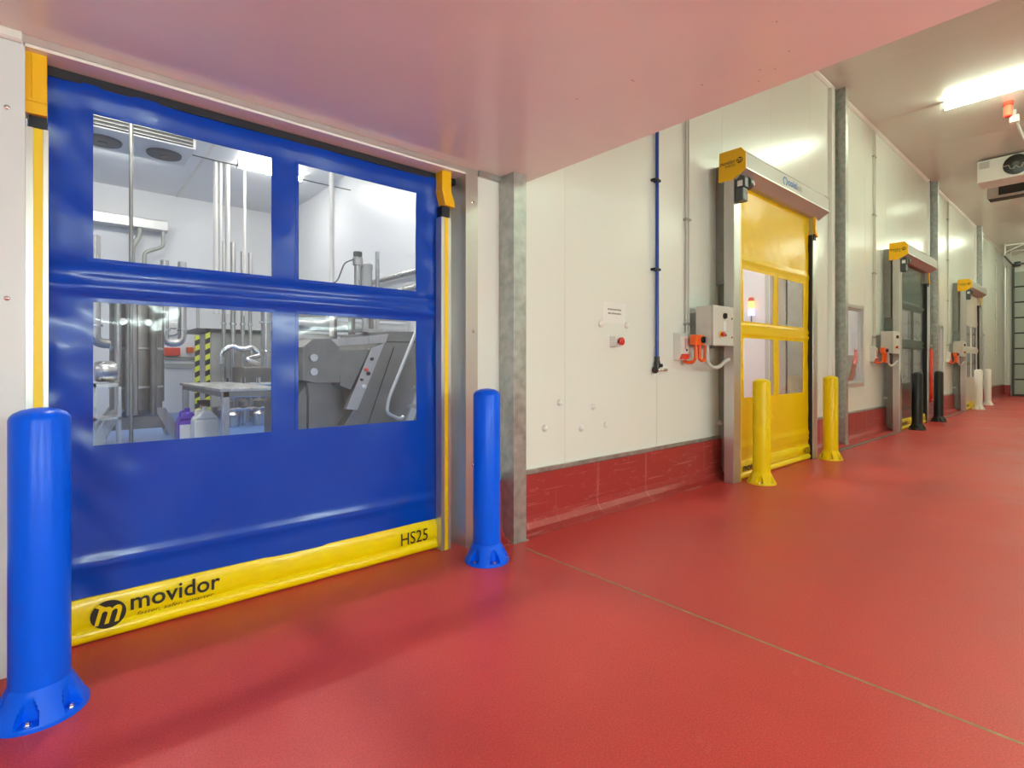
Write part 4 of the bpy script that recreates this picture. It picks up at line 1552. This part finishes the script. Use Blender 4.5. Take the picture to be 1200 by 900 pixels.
# large stainless machine behind the right-hand windows
p = thing('filling_machine', (3.2, 7.1, 0), 'large stainless machine with slanted front and control strip, behind the right windows', 'machine')
b = MB()
b.prism([(3.39, 1.74), (4.3, 1.76), (4.3, 0.0), (2.62, 0.0), (2.76, 0.45), (2.92, 0.70), (3.33, 1.56), (3.36, 1.64)], 'y', 6.5, 8.0)
b.build('slanted_body', 'stainless_dark', p, bevel=0.008)
b = MB()
b.prism([(3.36, 1.585), (3.36, 1.60), (4.3, 1.615), (4.3, 1.60)], 'y', 6.49, 6.5)
b.build('panel_gap', 'dark_gap', p)
b = MB()
b.prism([(3.50, 1.52), (3.507, 1.52), (3.09, 0.40), (3.083, 0.40)], 'y', 6.49, 6.5)
b.build('panel_gap', 'dark_gap', p)
b = MB()
b.prism([(3.13, 1.50), (3.33, 1.58), (2.94, 0.70), (2.79, 0.72)], 'y', 6.42, 6.5)
cs_ = b.build('control_strip', 'stainless', p, bevel=0.004)
for x, z, m_, r_ in ((3.14, 1.36, 'black_plastic', 0.022), (3.06, 1.22, 'red_bright', 0.024), (3.09, 1.17, 'black_plastic', 0.026), (3.0, 1.09, 'black_plastic', 0.018), (3.03, 1.0, 'white_plastic', 0.03)):
    b = MB()
    b.lathe((x, 6.42, z), [(r_, 0), (r_, -0.02), (r_ * 0.7, -0.026)], 14, 'y')
    b.build('knob', m_, cs_, smooth=True)
b = MB()
b.prism([(2.60, 1.60), (3.40, 1.70), (3.36, 1.58), (2.58, 1.51)], 'y', 6.45, 6.62)
b.build('top_channel', 'stainless', p, bevel=0.004)
b = MB()
b.prism([(2.70, 1.47), (3.12, 1.48), (2.86, 0.96), (2.72, 1.02)], 'y', 6.44, 7.6)
b.build('chute', 'stainless_dark', p, bevel=0.006)
b = MB()
b.prism([(2.24, 1.50), (2.36, 1.60), (2.58, 1.61), (2.70, 1.50), (2.70, 1.06), (2.40, 1.06), (2.24, 1.10)], 'y', 6.40, 7.4)
bo = b.build('drive_box', 'stainless_dark', p, bevel=0.006)
for z in (1.37, 1.20):
    b = MB()
    b.lathe((2.36, 6.40, z), [(0.03, 0), (0.03, -0.03), (0.045, -0.034), (0.045, -0.05)], 14, 'y')
    b.build('knob', 'aluminium', bo, smooth=True)
b = MB()
b.prism([(2.40, 1.06), (2.70, 1.06), (2.86, 0.97), (2.92, 0.70), (2.62, 0.0), (2.2, 0.0), (2.2, 0.75)], 'y', 6.7, 7.8)
b.build('lower_frame', 'stainless_dark', p, bevel=0.006)
b = MB()
b.tube([(2.30, 6.45, 1.06), (2.31, 6.42, 0.9), (2.30, 6.42, 0.0)], 0.014, 8)
b.build('cable', 'black_plastic', p, smooth=True)
p = thing('step_ladder', (3.75, 6.2, 0), 'steel step ladder with hooped handrail in front of the slanted machine', 'ladder')
b = MB()
b.tube([(3.75, 6.2, 1.90), (3.27, 6.2, 0.85), (3.24, 6.2, 0.66), (3.44, 6.2, 0.56), (3.48, 6.2, 0.60)], 0.022, 10, 0.06)
b.build('handrail', 'aluminium', p, smooth=True)
b = MB()
b.prism([(3.86, 1.32), (3.95, 1.32), (3.40, 0.0), (3.28, 0.0)], 'y', 6.18, 6.22)
b.build('stringer', 'aluminium', p)
b = MB()
b.prism([(3.86, 1.32), (3.95, 1.32), (3.40, 0.0), (3.28, 0.0)], 'y', 5.68, 5.72)
b.build('stringer', 'aluminium', p)
for k in range(5):
    b = MB()
    x, z = 3.40 + k * 0.104, 0.22 + k * 0.25
    b.box(x - 0.08, x + 0.14, 5.7, 6.2, z, z + 0.04)
    b.build('tread', 'aluminium', p)
# ducts behind the machine
for k, (z, r_) in enumerate(((1.72, 0.09), (1.95, 0.10), (2.18, 0.08))):
    b = MB()
    b.cyl((3.05, 9.0, z), (5.1, 9.0, z), r_, 16)
    tag(b.build('insulated_pipe', 'aluminium', smooth=True), ['lowest', 'middle', 'topmost'][k] + ' of three fat silver pipes behind the slanted machine', 'pipe', 'fat silver pipes behind the machine')
for x, lab in ((3.62, 'left'), (3.95, 'middle'), (4.3, 'right')):
    b = MB()
    b.cyl((x, 8.855, 0), (x, 8.855, 2.35), 0.06, 12)
    tag(b.build('pipe_post', 'stainless_dark', smooth=True), lab + ' upright steel post before the fat silver pipes', 'post', 'steel posts behind the machine')
p = thing('pump_motor', (3.3, 7.2, 1.74), 'small grey pump motor on a stand above the machine, upper right window', 'pump')
b = MB()
b.box(3.30, 3.62, 7.05, 7.35, 1.75, 1.80)
b.cyl((3.42, 7.2, 1.80), (3.42, 7.2, 2.42), 0.05, 12)
b.build('stand', 'stainless', p, smooth=True)
b = MB()
b.lathe((3.42, 7.2, 2.36), [(0.06, 0), (0.1, 0.02), (0.1, 0.3), (0.105, 0.31), (0.105, 0.38), (0.06, 0.42)], 20)
b.build('housing', 'grey_plastic', p, smooth=True)
b = MB()
b.lathe((3.28, 7.15, 2.40), [(0.05, 0), (0.05, 0.3), (0.07, 0.31), (0.07, 0.42), (0.05, 0.44)], 16)
b.build('actuator', 'stainless', p, smooth=True)
b = MB()
b.lathe((3.28, 7.15, 2.84), [(0.062, 0), (0.062, 0.06), (0.04, 0.065)], 16)
b.build('actuator_cap', 'motor_grey', p, smooth=True)
b = MB()
b.tube([(3.24, 7.15, 2.8), (3.08, 7.15, 2.72), (2.98, 7.15, 2.45), (2.85, 7.15, 2.38)], 0.01, 6, 0.06)
b.build('cable', 'motor_grey', p, smooth=True)
b = MB()
b.cyl((3.66, 7.3, 1.755), (3.66, 7.3, 2.98), 0.03, 12)
tag(b.build('standpipe', 'stainless', smooth=True), 'short upright steel pipe right of the pump motor', 'pipe')
b = MB()
b.cyl((3.04, 7.5, 1.70), (3.04, 7.5, HC), 0.035, 12)
tag(b.build('ceiling_pole', 'white_plastic', smooth=True), 'white pole from the ceiling, left in the upper right window', 'pole')
for z, lab in ((3.02, 'upper'), (2.72, 'lower')):
    b = MB()
    b.cyl((5.08, 5.0, z), (5.08, 16.3, z), 0.06, 12)
    tag(b.build('wall_pipe', 'stainless', smooth=True), lab + ' steel pipe along the right wall of the process room', 'pipe', 'pipes along the process room wall')
b = MB()
b.cyl((0.71, 8.0, 0), (0.71, 8.0, HC), 0.022, 10)
tag(b.build('ceiling_pole', 'stainless_dark', smooth=True), 'thin dark pole crossing the upper left window', 'pole')
for x, y, r_, lab in ((2.66, 13.0, 0.045, 'leftmost drop pipe from the ceiling in the upper left window'), (2.76, 13.0, 0.035, 'second drop pipe from the ceiling in the upper left window'),
                      (2.90, 13.0, 0.05, 'third and thickest drop pipe from the ceiling in the upper left window'), (3.3, 13.2, 0.03, 'rightmost drop pipe from the ceiling in the upper left window')):
    p = thing('drop_pipe', (x, y, 2.4), lab, 'pipe', 'drop pipes from the process room ceiling')
    b = MB()
    b.cyl((x, y, 2.4), (x, y, HC - 0.02), r_, 12)
    b.build('pipe', 'white_plastic', p, smooth=True)
    b = MB()
    b.lathe((x, y, HC - 0.02), [(r_ * 1.12, 0), (r_ * 1.12, 0.019)], 14)
    b.build('ceiling_rose', 'stainless', p)
b = MB()
b.box(-3.0, 2.2, 16.0, 16.375, 4.7, 4.95)
tag(b.build('cable_tray', 'aluminium', bevel=0.02), 'long grey cable tray high on the far wall', 'cable tray')
p = thing('wall_pipework', (1.4, 16.1, 2.4), 'grey pipework bending down the far wall below the cable tray', 'pipe')
b = MB()
b.tube([(1.45, 16.1, 2.4), (1.45, 16.1, 4.2), (1.6, 16.1, 4.5), (1.6, 16.1, 4.7)], 0.06, 10, 0.1)
b.tube([(1.7, 16.1, 2.4), (1.7, 16.1, 4.1), (2.1, 16.1, 4.3), (2.1, 16.1, 4.7)], 0.045, 10, 0.1)
b.build('pipes', 'steel_post', p, smooth=True)
b = MB()
b.tube([(0.2, 11.5, 5.3), (2.4, 11.6, 5.28), (5.15, 11.6, 5.3)], 0.012, 6)
tag(b.build('hanging_cable', 'motor_grey', smooth=True), 'thin dark cable strung below the process room ceiling', 'cable')

# ------------------------------------------------------------------ store rooms behind the further doors
p = thing('signal_lamp', (9.36, 4.27, 1.9), 'small red and blue signal lamp on the white wall behind the yellow door', 'signal lamp')
b = MB()
b.cyl((9.36, 4.27, 1.95), (9.36, 4.27, 2.15), 0.012, 8)
b.box(9.36, 9.4, 4.25, 4.29, 1.95, 1.99)
b.build('stem', 'motor_grey', p)
for z, m_ in ((2.15, 'signal_blue'), (2.29, 'signal_amber')):
    b = MB()
    b.lathe((9.36, 4.27, z), [(0.05, 0), (0.055, 0.01), (0.055, 0.11), (0.045, 0.12)], 14)
    b.build('lens', m_, p, smooth=True)
b = MB()
b.lathe((9.36, 4.27, 2.41), [(0.05, 0), (0.05, 0.05), (0.03, 0.07)], 14)
b.build('cap', 'red_bright', p, smooth=True)
b = MB()
b.box(9.32, 9.4, 3.93, 4.02, 0.02, 4.19)
tag(b.build('wall_conduit', 'grey_plastic', bevel=0.01), 'grey vertical cable duct on the white wall behind the yellow door', 'conduit')
b = MB()
b.box(9.38, 9.4, 3.64, 3.72, 1.35, 1.72)
tag(b.build('wall_sign', 'orange'), 'narrow orange-red sign on the white wall behind the yellow door', 'sign')
p = thing('waste_bin', (9.1, 3.78, 0), 'grey round bin on the floor behind the yellow door', 'bin')
b = MB()
b.lathe((9.1, 3.78, 0), [(0.15, 0), (0.19, 0.02), (0.22, 0.82), (0.22, 0.86)], 24)
b.build('body', 'grey_plastic', p, smooth=True)
b = MB()
b.lathe((9.1, 3.78, 0.86), [(0.23, 0), (0.23, 0.03), (0.12, 0.12), (0.02, 0.14)], 24)
b.build('lid', 'grey_plastic', p, smooth=True)
p = thing('red_pole', (14.0, 4.0, 0), 'red slanting pole behind the wall window between the columns', 'pole')
b = MB()
b.tube([(13.0, 4.0, 0.0), (13.77, 4.0, 0.95), (14.25, 4.0, 1.56)], 0.05, 10)
b.build('shaft', 'red_bright', p, smooth=True)
b = MB()
b.lathe((14.28, 4.0, 1.57), [(0.07, -0.06), (0.07, 0.05)], 12)
b.build('grip', 'red', p, smooth=True)
b = MB()
b.box(12.9, 14.6, 4.08, 4.18, 0, 1.5)
tag(b.build('low_partition', 'white_wall', bevel=0.01), 'white low partition behind the red pole', 'partition')
